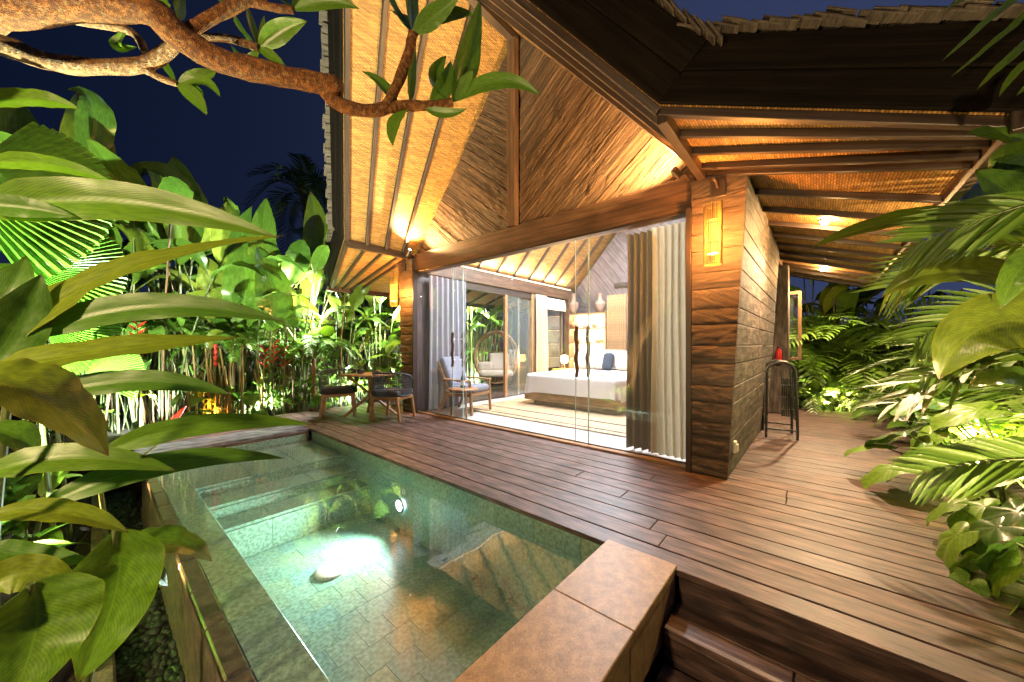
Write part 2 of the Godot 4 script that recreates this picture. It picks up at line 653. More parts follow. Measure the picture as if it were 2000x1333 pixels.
	var water := mat("water", Color(0.55, 0.85, 0.75, 0.03), 0.0)
	water.transparency = BaseMaterial3D.TRANSPARENCY_ALPHA
	water.metallic_specular = 0.5
	water.normal_enabled = false
	# leaves: three greens of each kind
	leaf_mat("ginger", lin(0.15, 0.28, 0.035), "paddle", 0.4, 0.6)
	leaf_mat("ginger_dark", lin(0.10, 0.22, 0.035), "paddle", 0.4, 0.5)
	leaf_mat("ginger_gold", lin(0.24, 0.30, 0.035), "paddle", 0.45, 0.6)
	leaf_mat("paddle_a", lin(0.085, 0.17, 0.05), "paddle", 0.24, 0.5)
	leaf_mat("paddle_b", lin(0.12, 0.22, 0.055), "paddle", 0.26, 0.5)
	leaf_mat("paddle_c", lin(0.17, 0.22, 0.05), "paddle", 0.3, 0.5)
	leaf_mat("frond_a", lin(0.10, 0.19, 0.035), "strap", 0.38, 0.5)
	leaf_mat("frond_b", lin(0.13, 0.22, 0.04), "strap", 0.4, 0.5)
	leaf_mat("fan", lin(0.13, 0.34, 0.06), "strap", 0.36, 0.5)
	leaf_mat("fern", lin(0.16, 0.36, 0.05), "strap", 0.5, 0.6)
	leaf_mat("aroid_a", lin(0.12, 0.26, 0.05), "broad", 0.34, 0.45)
	leaf_mat("aroid_b", lin(0.20, 0.34, 0.06), "broad", 0.38, 0.5)
	leaf_mat("aroid_c", lin(0.07, 0.15, 0.045), "broad", 0.3, 0.35)
	leaf_mat("plumeria", lin(0.13, 0.25, 0.045), "paddle", 0.35, 0.5)
	glow("lamp_warm", Color(1.0, 0.72, 0.38), 10.0)
	glow("lamp_white", Color(1.0, 0.93, 0.82), 14.0)
	glow("lamp_cool", Color(0.9, 0.97, 1.0), 14.0)
	glow("lamp_shade", Color(1.0, 0.55, 0.16), 0.8)
	glow("strip_warm", Color(1.0, 0.82, 0.58), 3.0)


# ---------------------------------------------------------------- ground
func build_ground() -> void:
	var g := structure("ground", "dark soil under the garden")
	var st := tool()
	var R := 160.0
	quad(st, Vector3(-R, -0.80, -R), Vector3(R, -0.80, -R), Vector3(R, -0.80, R), Vector3(-R, -0.80, R))
	part("soil", done(st), M.soil, g)
	# raised beds on both sides and at the back, the lower bed before the pool, the path under the eye
	for b in [["garden_bed", -40.0, -7.42, -30.0, 40.0, -0.10], ["garden_bed", 0.96, 40.0, 1.2, 40.0, -0.12], ["garden_bed", -7.41, 0.95, 11.2, 40.0, -0.12], ["garden_bed", -7.41, -0.62, -30.0, 0.0, -0.64], ["path", -0.60, 1.6, -6.0, 1.62, -0.53]]:
		var s := structure(b[0])
		s.set_meta("label", "dark planted soil beside the deck" if b[0] == "garden_bed" else "path at the foot of the deck steps")
		part("bank", box(b[2] - b[1], b[5] + 0.9, b[4] - b[3], 0.03), M.soil if b[0] == "garden_bed" else M.concrete, s, V((b[1] + b[2]) / 2.0, (b[5] - 0.9) / 2.0, (b[3] + b[4]) / 2.0))
	var kerb := thing("garden_kerb", "low pale concrete kerb between pebble trench and garden bed", "kerb", V(-4.0, -0.8, 0.03))
	for i in 7:
		part("kerb_stone", box(0.95, 0.22, 0.10, 0.012), M.concrete, kerb, Vector3(-2.9 + i * 0.955, 0.11, 0))
	# black pebbles in the trench
	var peb := MultiMeshInstance3D.new()
	peb.name = "pebbles"
	var mm := MultiMesh.new()
	mm.transform_format = MultiMesh.TRANSFORM_3D
	mm.use_colors = true
	mm.mesh = stone_mesh(3, 8, 5)
	var n := 3400
	mm.instance_count = n
	for i in n:
		var s := rng.randf_range(0.014, 0.034)
		var b := Basis.from_euler(Vector3(rng.randf() * 0.6, rng.randf() * TAU, rng.randf() * 0.6)).scaled(Vector3(s * 1.3, s * 0.7, s))
		mm.set_instance_transform(i, Transform3D(b, V(rng.randf_range(-7.2, -0.7), -0.795 + s * 0.5 + rng.randf() * 0.03, rng.randf_range(0.09, 0.35))))
		var c := rng.randf_range(0.35, 1.5)
		mm.set_instance_color(i, Color(c, c, c))
	peb.multimesh = mm
	var pm: StandardMaterial3D = M.pebble1
	pm.vertex_color_use_as_albedo = true
	peb.material_override = pm
	add_child(peb)
	tag(peb, "black river pebbles filling the trench beside the pool wall", "pebbles", "", "stuff")


func stone_mesh(seed_: int, a := 10, b := 6) -> ArrayMesh:
	var n := FastNoiseLite.new()
	n.seed = seed_
	n.frequency = 0.9
	var st := tool()
	st.set_smooth_group(1)
	var p := func(i: int, j: int) -> Vector3:
		var u := TAU * (i % a) / a
		var v := PI * j / b
		var d := Vector3(sin(v) * cos(u), cos(v), sin(v) * sin(u))
		return d * (1.0 + 0.35 * n.get_noise_3dv(d * 1.3))
	for i in a:
		for j in b:
			quad(st, p.call(i, j), p.call(i + 1, j), p.call(i + 1, j + 1), p.call(i, j + 1))
	return done(st, true)


# ---------------------------------------------------------------- pool
func build_pool() -> void:
	var pool := thing("pool", "green stone tiled plunge pool let into the wooden deck", "pool", V(-3.4, -0.8, 1.3))
	var o := -pool.position
	var x0 := -5.83
	var x1 := -1.03
	var d0 := 0.63
	var d1 := 2.15
	var low := -0.72
	# tiles: [position of the centre, size] laid on a shared set of meshes
	var tiles := []
	for k in 6:
		tiles.append(box(0.1992, 0.1992, 0.03, 0.0012))
	var lay := func(called: String, pos: Vector3, b: Basis, parent: Node3D) -> void:
		part(called, tiles[rng.randi() % 6], M["tile%d" % (rng.randi() % 5)], parent, pos + o + b.z * rng.randf_range(-0.001, 0.001), b)
	var floor_ := joint("pool_floor", pool)
	var i := 0
	var x := x1 - 0.1
	while x > -4.12:
		for r in 8:
			var d := d0 + 0.1 + r * 0.2 + (0.1 if i % 2 else 0.0) - 0.06
			if d < d1 - 0.02:
				lay.call("floor_tile", V(x, low - 0.015, d), Basis(Vector3(1, 0, 0), -PI / 2), floor_)
		x -= 0.2
		i += 1
	var wall := joint("pool_wall", pool)
	for r in 4:
		x = x1 - 0.1 - (0.1 if r % 2 else 0.0)
		while x > x0:
			lay.call("wall_tile", V(x, -0.132 - r * 0.2, d1 + 0.012), Basis(), wall)
			x -= 0.2
	for r in 3:            # the near short side, under the coping, and the far end
		for k in 8:
			lay.call("wall_tile", V(x1 + 0.012, -0.132 - r * 0.2, d0 + 0.08 + k * 0.2), Basis(Vector3.UP, -PI / 2), wall)
	for k in 7:
		lay.call("wall_tile", V(x0 - 0.005, -0.172, d0 + 0.14 + k * 0.2), Basis(Vector3.UP, PI / 2), wall)
	# the shell that the tiles are laid on
	var shell := tool()
	add_box(shell, Vector3(5.2, 0.1, 1.75), 0.0, Transform3D(Basis(), V(-3.4, low - 0.085, 1.375) + o))
	add_box(shell, Vector3(5.2, 0.66, 0.1), 0.0, Transform3D(Basis(), V(-3.4, -0.37, d1 + 0.082) + o))
	part("shell", done(shell), M.tile1, pool)
	# steps at the far end
	var heights := [-0.43, -0.305, -0.195]
	var starts := [-4.10, -4.42, -4.76]
	for k in 3:
		var xe: float = starts[k + 1] + 0.0 if k < 2 else x0
		var width: float = starts[k] - xe
		var y: float = heights[k]
		var s := joint("step", pool)
		part("riser_core", box(width - 0.006, y + 0.71, d1 - d0 - 0.01, 0.0), M.tile1, s, V((starts[k] + xe) / 2.0 - 0.012, (y - 0.71) / 2.0 - 0.02, (d0 + d1) / 2.0) + o)
		for r in 3:
			var dd: float = d0 + 0.26 + r * 0.507
			part("tread_slab", box(width - 0.004, 0.03, 0.505, 0.004), M.tile2, s, V((starts[k] + xe) / 2.0, y - 0.01, dd) + o)
			part("riser_slab", box(0.02, 0.128 if k > 0 else 0.30, 0.505, 0.002), M.tile2, s, V(starts[k] + 0.006, y - 0.09 if k > 0 else y - 0.175, dd) + o)
	# the overflow ledge along the open side
	var ledge := joint("ledge", pool)
	x = x1
	i = 0
	while x > x0 - 0.1:
		var w := 0.4
		part("ledge_tile", box(w - 0.004, 0.04, 0.20, 0.006), M["tile%d" % [2, 0, 3, 2, 4][i % 5]], ledge, V(x - w / 2.0, -0.142, 0.53) + o)
		part("unlit_rim_strip", box(w - 0.004, 0.05, 0.085, 0.008), M.unlit_rim, ledge, V(x - w / 2.0, -0.135, 0.387) + o)  # outer strip of the ledge, its shade put into the colour
		x -= w
		i += 1
	part("outer_wall", box(5.3, 0.66, 0.27, 0.006), M.plaster, ledge, V(-3.45, -0.49, 0.49) + o)
	# the coping of warm stone at the near end
	var cop := joint("coping", pool)
	var d := 2.145
	for w in [0.62, 0.66, 0.66]:
		part("coping_slab", box(0.42, 0.05, w - 0.002, 0.004), M.coping, cop, V(-0.817, -0.015, d - w / 2.0) + o)
		d -= w
	var face := tool()
	for k in 3:
		add_box(face, Vector3(0.035, 0.26, 0.64), 0.006, Transform3D(Basis(), V(-0.632, -0.172, 1.82 - k * 0.65) + o), Vector2(k, k * 0.3))
	part("coping_face", done(face), M.coping, cop)
	part("coping_wall", box(0.36, 0.78, 1.9, 0.01), M.plaster, cop, V(-0.835, -0.43, 1.19) + o)
	# fittings
	var drain := joint("drain_cover", pool, V(-3.23, low, 1.34) + o)
	part("dome", lathe([Vector2(0.125, 0.0), Vector2(0.125, 0.010), Vector2(0.11, 0.018), Vector2(0.06, 0.023), Vector2(0.0, 0.025)], 28), M.cream, drain)
	var holes := tool()
	for r in 3:
		for k in 22:
			var a := TAU * k / 22.0 + r * 0.14
			add_lathe(holes, [Vector2(0.0, 0.004), Vector2(0.004, 0.003), Vector2(0.004, -0.004)], 5, Vector3(cos(a) * (0.116 - r * 0.016), 0.013 + r * 0.003, sin(a) * (0.116 - r * 0.016)))
	part("holes", done(holes), M.black_metal, drain)
	for j in [[-3.34, -0.30], [-5.0, -0.22]]:
		part("jet", lathe([Vector2(0.012, 0.0), Vector2(0.014, 0.006), Vector2(0.024, 0.008), Vector2(0.03, 0.0)], 16), M.cream, pool, V(j[0], j[1], 2.135) + o, Basis(Vector3.RIGHT, PI / 2))
	var lamp := joint("pool_lamp", pool, V(-3.40, -0.46, 2.125) + o)
	part("rim", lathe([Vector2(0.055, 0.0), Vector2(0.062, 0.016), Vector2(0.075, 0.016), Vector2(0.08, 0.0)], 24), M.steel, lamp, Vector3.ZERO, Basis(Vector3.RIGHT, PI / 2))
	part("lamp_lens", lathe([Vector2(0.0, 0.012), Vector2(0.055, 0.010)], 24), M.lamp_cool, lamp, Vector3.ZERO, Basis(Vector3.RIGHT, PI / 2))
	spot(lamp, Vector3(0, 0.0, 0.05), Vector3(0.05, 0.12, 1.0), 62.0, L.pool, Color(0.86, 1.0, 0.96), 0.05, 1.0)
	# water
	var w_ := structure("water", "clear still pool water")
	var n := FastNoiseLite.new()
	n.seed = 4
	n.frequency = 1.0
	var st := tool()
	st.set_smooth_group(1)
	var nx := 96
	var nd := 36
	var p := func(a: int, b: int) -> Vector3:
		var xx := lerpf(x0 - 0.02, x1, float(a) / nx)
		var dd := lerpf(0.36, d1 - 0.005, float(b) / nd)
		var y := -0.112 + 0.0009 * n.get_noise_2d(xx * 2.2, dd * 2.2)
		return V(xx, y, dd)
	for a in nx:
		for b in nd:
			quad(st, p.call(a, b), p.call(a + 1, b), p.call(a + 1, b + 1), p.call(a, b + 1))
	part("surface", done(st, true), M.water, w_)


func spot(parent: Node3D, pos: Vector3, dir: Vector3, angle: float, energy: float, c: Color, size := 0.03, soft := 0.6) -> void:
	var l := SpotLight3D.new()
	l.name = "beam"
	parent.add_child(l, true)
	l.position = pos
	l.basis = Basis.looking_at(dir.normalized(), Vector3.UP if absf(dir.normalized().y) < 0.95 else Vector3.RIGHT)
	l.spot_angle = angle
	l.spot_angle_attenuation = soft
	l.spot_range = 25.0
	l.spot_attenuation = 2.0
	l.light_energy = energy
	l.light_color = c
	l.light_size = size
	l.shadow_enabled = true


func bulb(parent: Node3D, pos: Vector3, energy: float, c: Color, size := 0.04) -> void:
	var l := OmniLight3D.new()
	l.name = "bulb"
	parent.add_child(l, true)
	l.position = pos
	l.omni_range = 25.0
	l.omni_attenuation = 2.0
	l.light_energy = energy
	l.light_color = c
	l.light_size = size
	l.shadow_enabled = true


func panel_light(parent: Node3D, pos: Vector3, dir: Vector3, size: Vector2, energy: float, c: Color, along := Vector3.UP) -> void:
	var l := AreaLight3D.new()
	l.name = "panel"
	parent.add_child(l, true)
	l.position = pos
	l.basis = Basis.looking_at(dir.normalized(), along)
	l.area_size = size
	l.area_range = 25.0
	l.area_attenuation = 2.0
	l.light_energy = energy
	l.light_color = c
	l.shadow_enabled = true


# ---------------------------------------------------------------- deck
func build_deck() -> void:
	var deck := structure("deck", "weathered brown hardwood deck of long boards")
	var lay := func(xa: float, xb: float, d: float, w: float, y := 0.0) -> void:
		var cuts := [xa]
		var x := xa + rng.randf_range(1.2, 4.6)
		while x < xb - 0.8:
			cuts.append(x)
			x += rng.randf_range(3.4, 5.4)
		cuts.append(xb)
		for k in cuts.size() - 1:
			var len_: float = cuts[k + 1] - cuts[k]
			var m: Material = M["deck%d" % (rng.randi() % 5)]
			part("plank", box(len_ - 0.003, 0.035, w - rng.randf_range(0.006, 0.013), 0.0035), m, deck, V((cuts[k] + cuts[k + 1]) / 2.0, y - 0.0175 + rng.randf_range(-0.0015, 0.0015), d + w / 2.0), Basis(Vector3.UP, rng.randf_range(-0.0006, 0.0006)))
	var d := 2.11
	var row := 0
	while d < 9.1:
		var w := 0.168 if row == 0 else 0.178
		if d < 3.88:
			lay.call(-7.4, 0.94, d, w)
		else:
			lay.call(-0.74, 0.94, d, w)
			lay.call(-7.4, -5.92, d, w)
		d += w
		row += 1
	# nails in pairs are too small to see; the joists and the skirt that carry the boards
	var frame := tool()
	for x in [-7.2, -6.2, 0.2, 0.85]:
		add_box(frame, Vector3(0.06, 0.12, 6.8), 0.0, Transform3D(Basis(), V(x, -0.098, 5.55)))
	add_box(frame, Vector3(8.3, 0.12, 0.05), 0.0, Transform3D(Basis(), V(-3.23, -0.098, 2.95)))
	add_box(frame, Vector3(8.3, 0.12, 0.05), 0.0, Transform3D(Basis(), V(-3.23, -0.098, 3.70)))
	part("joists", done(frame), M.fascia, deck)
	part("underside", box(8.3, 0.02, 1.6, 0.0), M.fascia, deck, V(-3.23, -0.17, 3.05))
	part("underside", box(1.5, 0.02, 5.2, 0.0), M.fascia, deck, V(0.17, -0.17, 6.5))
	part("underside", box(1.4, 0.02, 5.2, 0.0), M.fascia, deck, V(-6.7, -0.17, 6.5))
	# platform at the far end of the pool: boards run the other way
	for k in 9:
		var x := -5.83 - 0.085 - k * 0.17
		part("plank", box(0.162, 0.035, 1.80, 0.0035), M.platform_cool_lit if k < 3 else M["deck%d" % (rng.randi() % 5)], deck, V(x, -0.0175, 1.205))  # first three boards have cool light painted into their grey
	part("platform_face", box(0.03, 0.10, 1.80, 0.003), M.deck0, deck, V(-5.845, -0.086, 1.205))
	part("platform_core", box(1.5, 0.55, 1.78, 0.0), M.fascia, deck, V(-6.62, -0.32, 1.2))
	# steps down from the deck beside the coping
	var steps := thing("deck_steps", "two wooden steps leading down from the deck beside the stone coping", "steps", V(0.2, -0.53, 1.9))
	var o := -steps.position
	part("riser", box(1.55, 0.165, 0.025, 0.003), M.deck1, steps, V(0.18, -0.120, 2.135) + o)
	for k in 2:
		var y := -0.175 - k * 0.175
		var dn := 2.125 - k * 0.25
		part("tread", box(1.55, 0.035, 0.125, 0.004), M["deck%d" % (k + 1)], steps, V(0.18, y - 0.0175, dn - 0.065) + o)
		for j in 3:
			part("tread", box(0.512, 0.035, 0.122, 0.004), M["deck%d" % ((k + j) % 5)], steps, V(-0.34 + j * 0.517, y - 0.0175, dn - 0.193) + o)
		part("riser", box(1.55, 0.14, 0.025, 0.003), M.deck1, steps, V(0.18, y - 0.107, dn - 0.235) + o)
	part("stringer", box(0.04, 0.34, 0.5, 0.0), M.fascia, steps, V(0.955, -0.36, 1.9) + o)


# ---------------------------------------------------------------- villa
const FOLD := 2.47        # from the ridge out to where the slope flattens
const EAVE := 4.08
const PITCH := 1.143
const MAIN_D := [[2.62, 1.5], [2.99, 2.0], [3.34, 2.58], [3.68, 3.18], [3.88, 3.88]]   # rafters of the prow: depth at the fold, at the ridge
const SIDE_D := [[2.62, 3.06], [3.0, 3.2], [3.35, 3.32], [3.69, 3.48], [3.86, 3.64]]     # at the fold, at the eave
const BACK_D := 10.0


func roof_at(dx: float, drop := 0.0) -> float:
	return (RY - PITCH * dx if dx <= FOLD else RY - PITCH * FOLD - 0.327 * (dx - FOLD)) - drop


func clip(poly: PackedVector2Array, by: PackedVector2Array) -> Array:
	return Geometry2D.intersect_polygons(poly, by)


func sheet(a: Vector3, b: Vector3, c: Vector3, d: Vector3, thick: float, up: Vector3) -> ArrayMesh:
	# a flat panel over four corners: uv u along a->b (across the rafters), v along a->d
	var st := tool()
	st.set_smooth_group(-1)
	var n := (b - a).cross(d - a).normalized()
	if n.dot(up) < 0:
		n = -n
	var e := n * thick
	var off := Vector2(rng.randf() * 3.0, rng.randf() * 3.0)
	var x := (b - a).normalized()
	var y := x.cross(n)
	var uv := func(p: Vector3) -> Vector2: return Vector2((p - a).dot(x), (p - a).dot(y)) + off
	quad(st, a, b, c, d, uv.call(a), uv.call(b), uv.call(c), uv.call(d))
	quad(st, a + e, d + e, c + e, b + e, uv.call(a), uv.call(d), uv.call(c), uv.call(b))
	for k in [[a, b], [b, c], [c, d], [d, a]]:
		quad(st, k[0], k[0] + e, k[1] + e, k[1], uv.call(k[0]), uv.call(k[0]), uv.call(k[1]), uv.call(k[1]))
	return done(st)


func build_villa() -> void:
	var villa := thing("villa", "timber garden villa with steep prow roof, glass front and lit room", "villa", V(RX, 0, 6.5))
	var o := -villa.position
	build_roof(villa, o)
	# front beam, posts of the glass front, gable of dried palm
	part("front_beam", timber(V(-5.74, 2.7775, FACE + 0.11), V(-0.93, 2.7775, FACE + 0.11), 0.22, 0.345, Vector3.UP, 0.012), M.beam, villa, o)
	part("beam_trim", timber(V(-5.72, 2.594, FACE + 0.05), V(-0.95, 2.594, FACE + 0.05), 0.10, 0.022, Vector3.UP, 0.004), M.rafter, villa, o)
	var gable := joint("gable_wall", villa)
	part("king_post", timber(V(RX, 2.95, FACE + 0.02), V(RX, 5.62, FACE + 0.02), 0.15, 0.10, Vector3.BACK, 0.008), M.beam, gable, o)
	var inside := PackedVector2Array([Vector2(RX - 2.50, 2.955), Vector2(RX + 2.50, 2.955), Vector2(RX + 2.46, 2.98), Vector2(RX, RY - 0.02), Vector2(RX - 2.46, 2.98)])
	for s in [-1.0, 1.0]:
		var half := PackedVector2Array([Vector2(RX + s * 0.07, 2.955), Vector2(RX + s * 2.50, 2.955), Vector2(RX + s * 0.07, RY - 0.08)])
		var a := deg_to_rad(38.0 if s > 0 else 142.0)      # boards rise outwards from the king post
		var along := Vector2(cos(a), sin(a))
		var across = Vector2(-sin(a), cos(a)) * s
		for k in range(-13, 18):
			var mid = Vector2(RX, 3.0) + across * (k * 0.185 + 0.05)
			var st := tool()
			var any := false
			var off := Vector2(rng.randf() * 9.0, rng.randf() * 9.0)
			var strands := 9
			var board_z := rng.randf_range(-0.012, 0.012)
			for j in strands:
				var lo = mid + across * ((float(j) / strands - 0.5) * 0.176)
				var hi = mid + across * ((float(j + 1) / strands - 0.5) * 0.176)
				var tilt := rng.randf_range(-0.014, 0.014)
				var strip := PackedVector2Array([lo - along * 4.0, lo + along * 4.0, hi + along * 4.0 + across * tilt, hi - along * 4.0 - across * tilt])
				for piece in clip(strip, half):
					any = true
					var z := board_z + rng.randf_range(-0.004, 0.004) - 0.010 * absf(float(j) / (strands - 1) - 0.5)
					add_slab(st, piece, Transform3D(Basis(), V(0, 0, FACE + 0.10 + z) + o), 0.03, a, off + Vector2(rng.randf() * 0.3, rng.randf() * 0.02))
			if any:
				part("palm_board", done(st), M["palm%d" % (rng.randi() % 5)], gable)
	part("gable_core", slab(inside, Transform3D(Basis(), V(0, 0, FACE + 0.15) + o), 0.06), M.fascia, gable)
	# loose strands that stand out along the boards
	for s in [-1.0, 1.0]:
		var st := tool()
		for k in 170:
			var x := rng.randf_range(0.12, 2.2)
			var y := rng.randf_range(2.98, RY - PITCH * x - 0.12)
			var a := deg_to_rad((38.0 if s > 0 else 142.0) + rng.randf_range(-13.0, 13.0))
			var len_ := rng.randf_range(0.12, 0.5)
			var p := V(RX + s * x, y, FACE + 0.085)
			var q := p + Vector3(cos(a), sin(a), 0) * len_ + Vector3(0, 0, rng.randf_range(0.0, 0.03))
			if q.x * s < RX * s + 0.08 or q.y > RY - PITCH * absf(q.x - RX) - 0.08 or q.y < 2.97:
				continue
			add_tube(st, [p + o, (p + q) / 2.0 + Vector3(0, 0, 0.012) + o, q + o], [0.0022, 0.003, 0.001], 4, 0.0, false)
		var strands_ := part("loose_strands", done(st), M.palm2, gable)
		strands_.set_meta("kind", "stuff")
	build_walls(villa, o)
	build_glass(villa, o)


func build_roof(villa: Node3D, o: Vector3) -> void:
	var roof := joint("roof", villa)
	var regular := []
	var d := 4.36
	while d < BACK_D - 0.1:
		regular.append([d, d])
		d += 0.61
	regular.append([BACK_D, BACK_D])
	for s in [-1.0, 1.0]:
		for slope in 2:
			var inner := 0.0 if slope == 0 else FOLD
			var outer := FOLD if slope == 0 else EAVE
			var lines: Array = (MAIN_D if slope == 0 else SIDE_D) + regular
			var up := Vector3(s * (PITCH if slope == 0 else 0.327), 1, 0).normalized()
			for k in lines.size():
				# depth at the inner and the outer edge
				var di: float = lines[k][1] if slope == 0 else lines[k][0]
				var do_: float = lines[k][0] if slope == 0 else lines[k][1]
				var a := V(RX + s * (inner + (0.03 if slope == 0 else 0.0)), roof_at(inner + (0.03 if slope == 0 else 0.001)), di)
				var b := V(RX + s * outer, roof_at(outer), do_)
				var w := 0.058 if slope == 0 else 0.046
				if k == 0:
					w = 0.06
				if not (slope == 0 and k == 4):
					var shift := V(0, 0, 0.035) if k == 0 else Vector3.ZERO
					part("rafter", timber(a - up * 0.028 + shift + o, b - up * 0.028 + shift + o, w, 0.054, up), M.rafter, roof)
				if k + 1 < lines.size():
					var di2: float = lines[k + 1][1] if slope == 0 else lines[k + 1][0]
					var do2: float = lines[k + 1][0] if slope == 0 else lines[k + 1][1]
					var a2 := V(a.x, a.y, di2)
					var b2 := V(b.x, b.y, do2)
					part("woven_panel", sheet(a + o, a2 + o, b2 + o, b + o, 0.02, up), M.reed, roof)
		# boards that run along the fold and the eave
		part("fold_beam", timber(V(RX + s * FOLD, roof_at(FOLD) - 0.055, 2.66) + o, V(RX + s * FOLD, roof_at(FOLD) - 0.055, FACE - 0.05) + o, 0.07, 0.11), M.rafter, roof)
		part("wall_plate", timber(V(RX + s * 2.38, 2.745, FACE + 0.23) + o, V(RX + s * 2.38, 2.745, 9.62) + o, 0.14, 0.27), M.beam, roof)
		part("eave_board", timber(V(RX + s * (EAVE + 0.02), roof_at(EAVE) - 0.03, 3.02) + o, V(RX + s * (EAVE + 0.02), roof_at(EAVE) - 0.03, BACK_D) + o, 0.06, 0.13), M.rafter, roof)
		# fascia: two dark boards one over the other along the front edges, and shingles over them
		for slope in 2:
			var ia := 0.0 if slope == 0 else FOLD
			var ib := FOLD if slope == 0 else EAVE + 0.05
			var da: float = 1.5 if slope == 0 else 2.62
			var db: float = 2.62 if slope == 0 else 3.07
			var up := Vector3(s * (PITCH if slope == 0 else 0.327), 1, 0).normalized()
			var p := V(RX + s * ia, roof_at(ia), da - 0.03)
			var q := V(RX + s * ib, roof_at(ib), db - 0.03)
			for k in 2:
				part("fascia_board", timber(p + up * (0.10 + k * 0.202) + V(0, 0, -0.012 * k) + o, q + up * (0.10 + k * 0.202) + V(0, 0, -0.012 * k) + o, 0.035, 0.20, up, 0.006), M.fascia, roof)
			# shingle courses at the verge
			var n := int(p.distance_to(q) / 0.11)
			for k in n + 1:
				var c := p.lerp(q, (k + 0.5) / (n + 1)) + up * (0.425 + rng.randf_range(-0.006, 0.012))
				var dir := (q - p).normalized()
				var b := Basis(dir, up, dir.cross(up)).rotated(dir.cross(up), rng.randf_range(0.10, 0.22) * -s * (1.0 if dir.x * s > 0 else -1.0))
				part("shingle", box(0.16, 0.014, 0.34, 0.003), M.shingle, roof, c + V(0, 0, rng.randf_range(0.06, 0.10)) + o, b)
				part("shingle", box(0.15, 0.014, 0.34, 0.003), M.shingle, roof, c + up * rng.randf_range(0.014, 0.03) + dir * 0.05 + V(0, 0, rng.randf_range(0.06, 0.16)) + o, b)
		# the thatch deck above: closes the roof against the sky
		for slope in 2:
			var ia := 0.0 if slope == 0 else FOLD
			var ib := FOLD if slope == 0 else EAVE + 0.05
			var da: float = 1.52 if slope == 0 else 2.62
			var db: float = 2.62 if slope == 0 else 3.07
			var up := Vector3(s * (PITCH if slope == 0 else 0.327), 1, 0).normalized() * 0.30
			part("roof_deck", sheet(V(RX + s * ia, roof_at(ia), da) + up + o, V(RX + s * ia, roof_at(ia), BACK_D) + up + o, V(RX + s * ib, roof_at(ib), BACK_D) + up + o, V(RX + s * ib, roof_at(ib), db) + up + o, 0.1, Vector3.UP), M.shingle, roof)
	part("ridge_beam", timber(V(RX, RY - 0.10, 1.46) + o, V(RX, RY - 0.10, BACK_D) + o, 0.10, 0.16), M.rafter, roof)
	part("ridge_cap", timber(V(RX, RY + 0.50, 1.4) + o, V(RX, RY + 0.50, BACK_D) + o, 0.4, 0.06), M.shingle, roof)


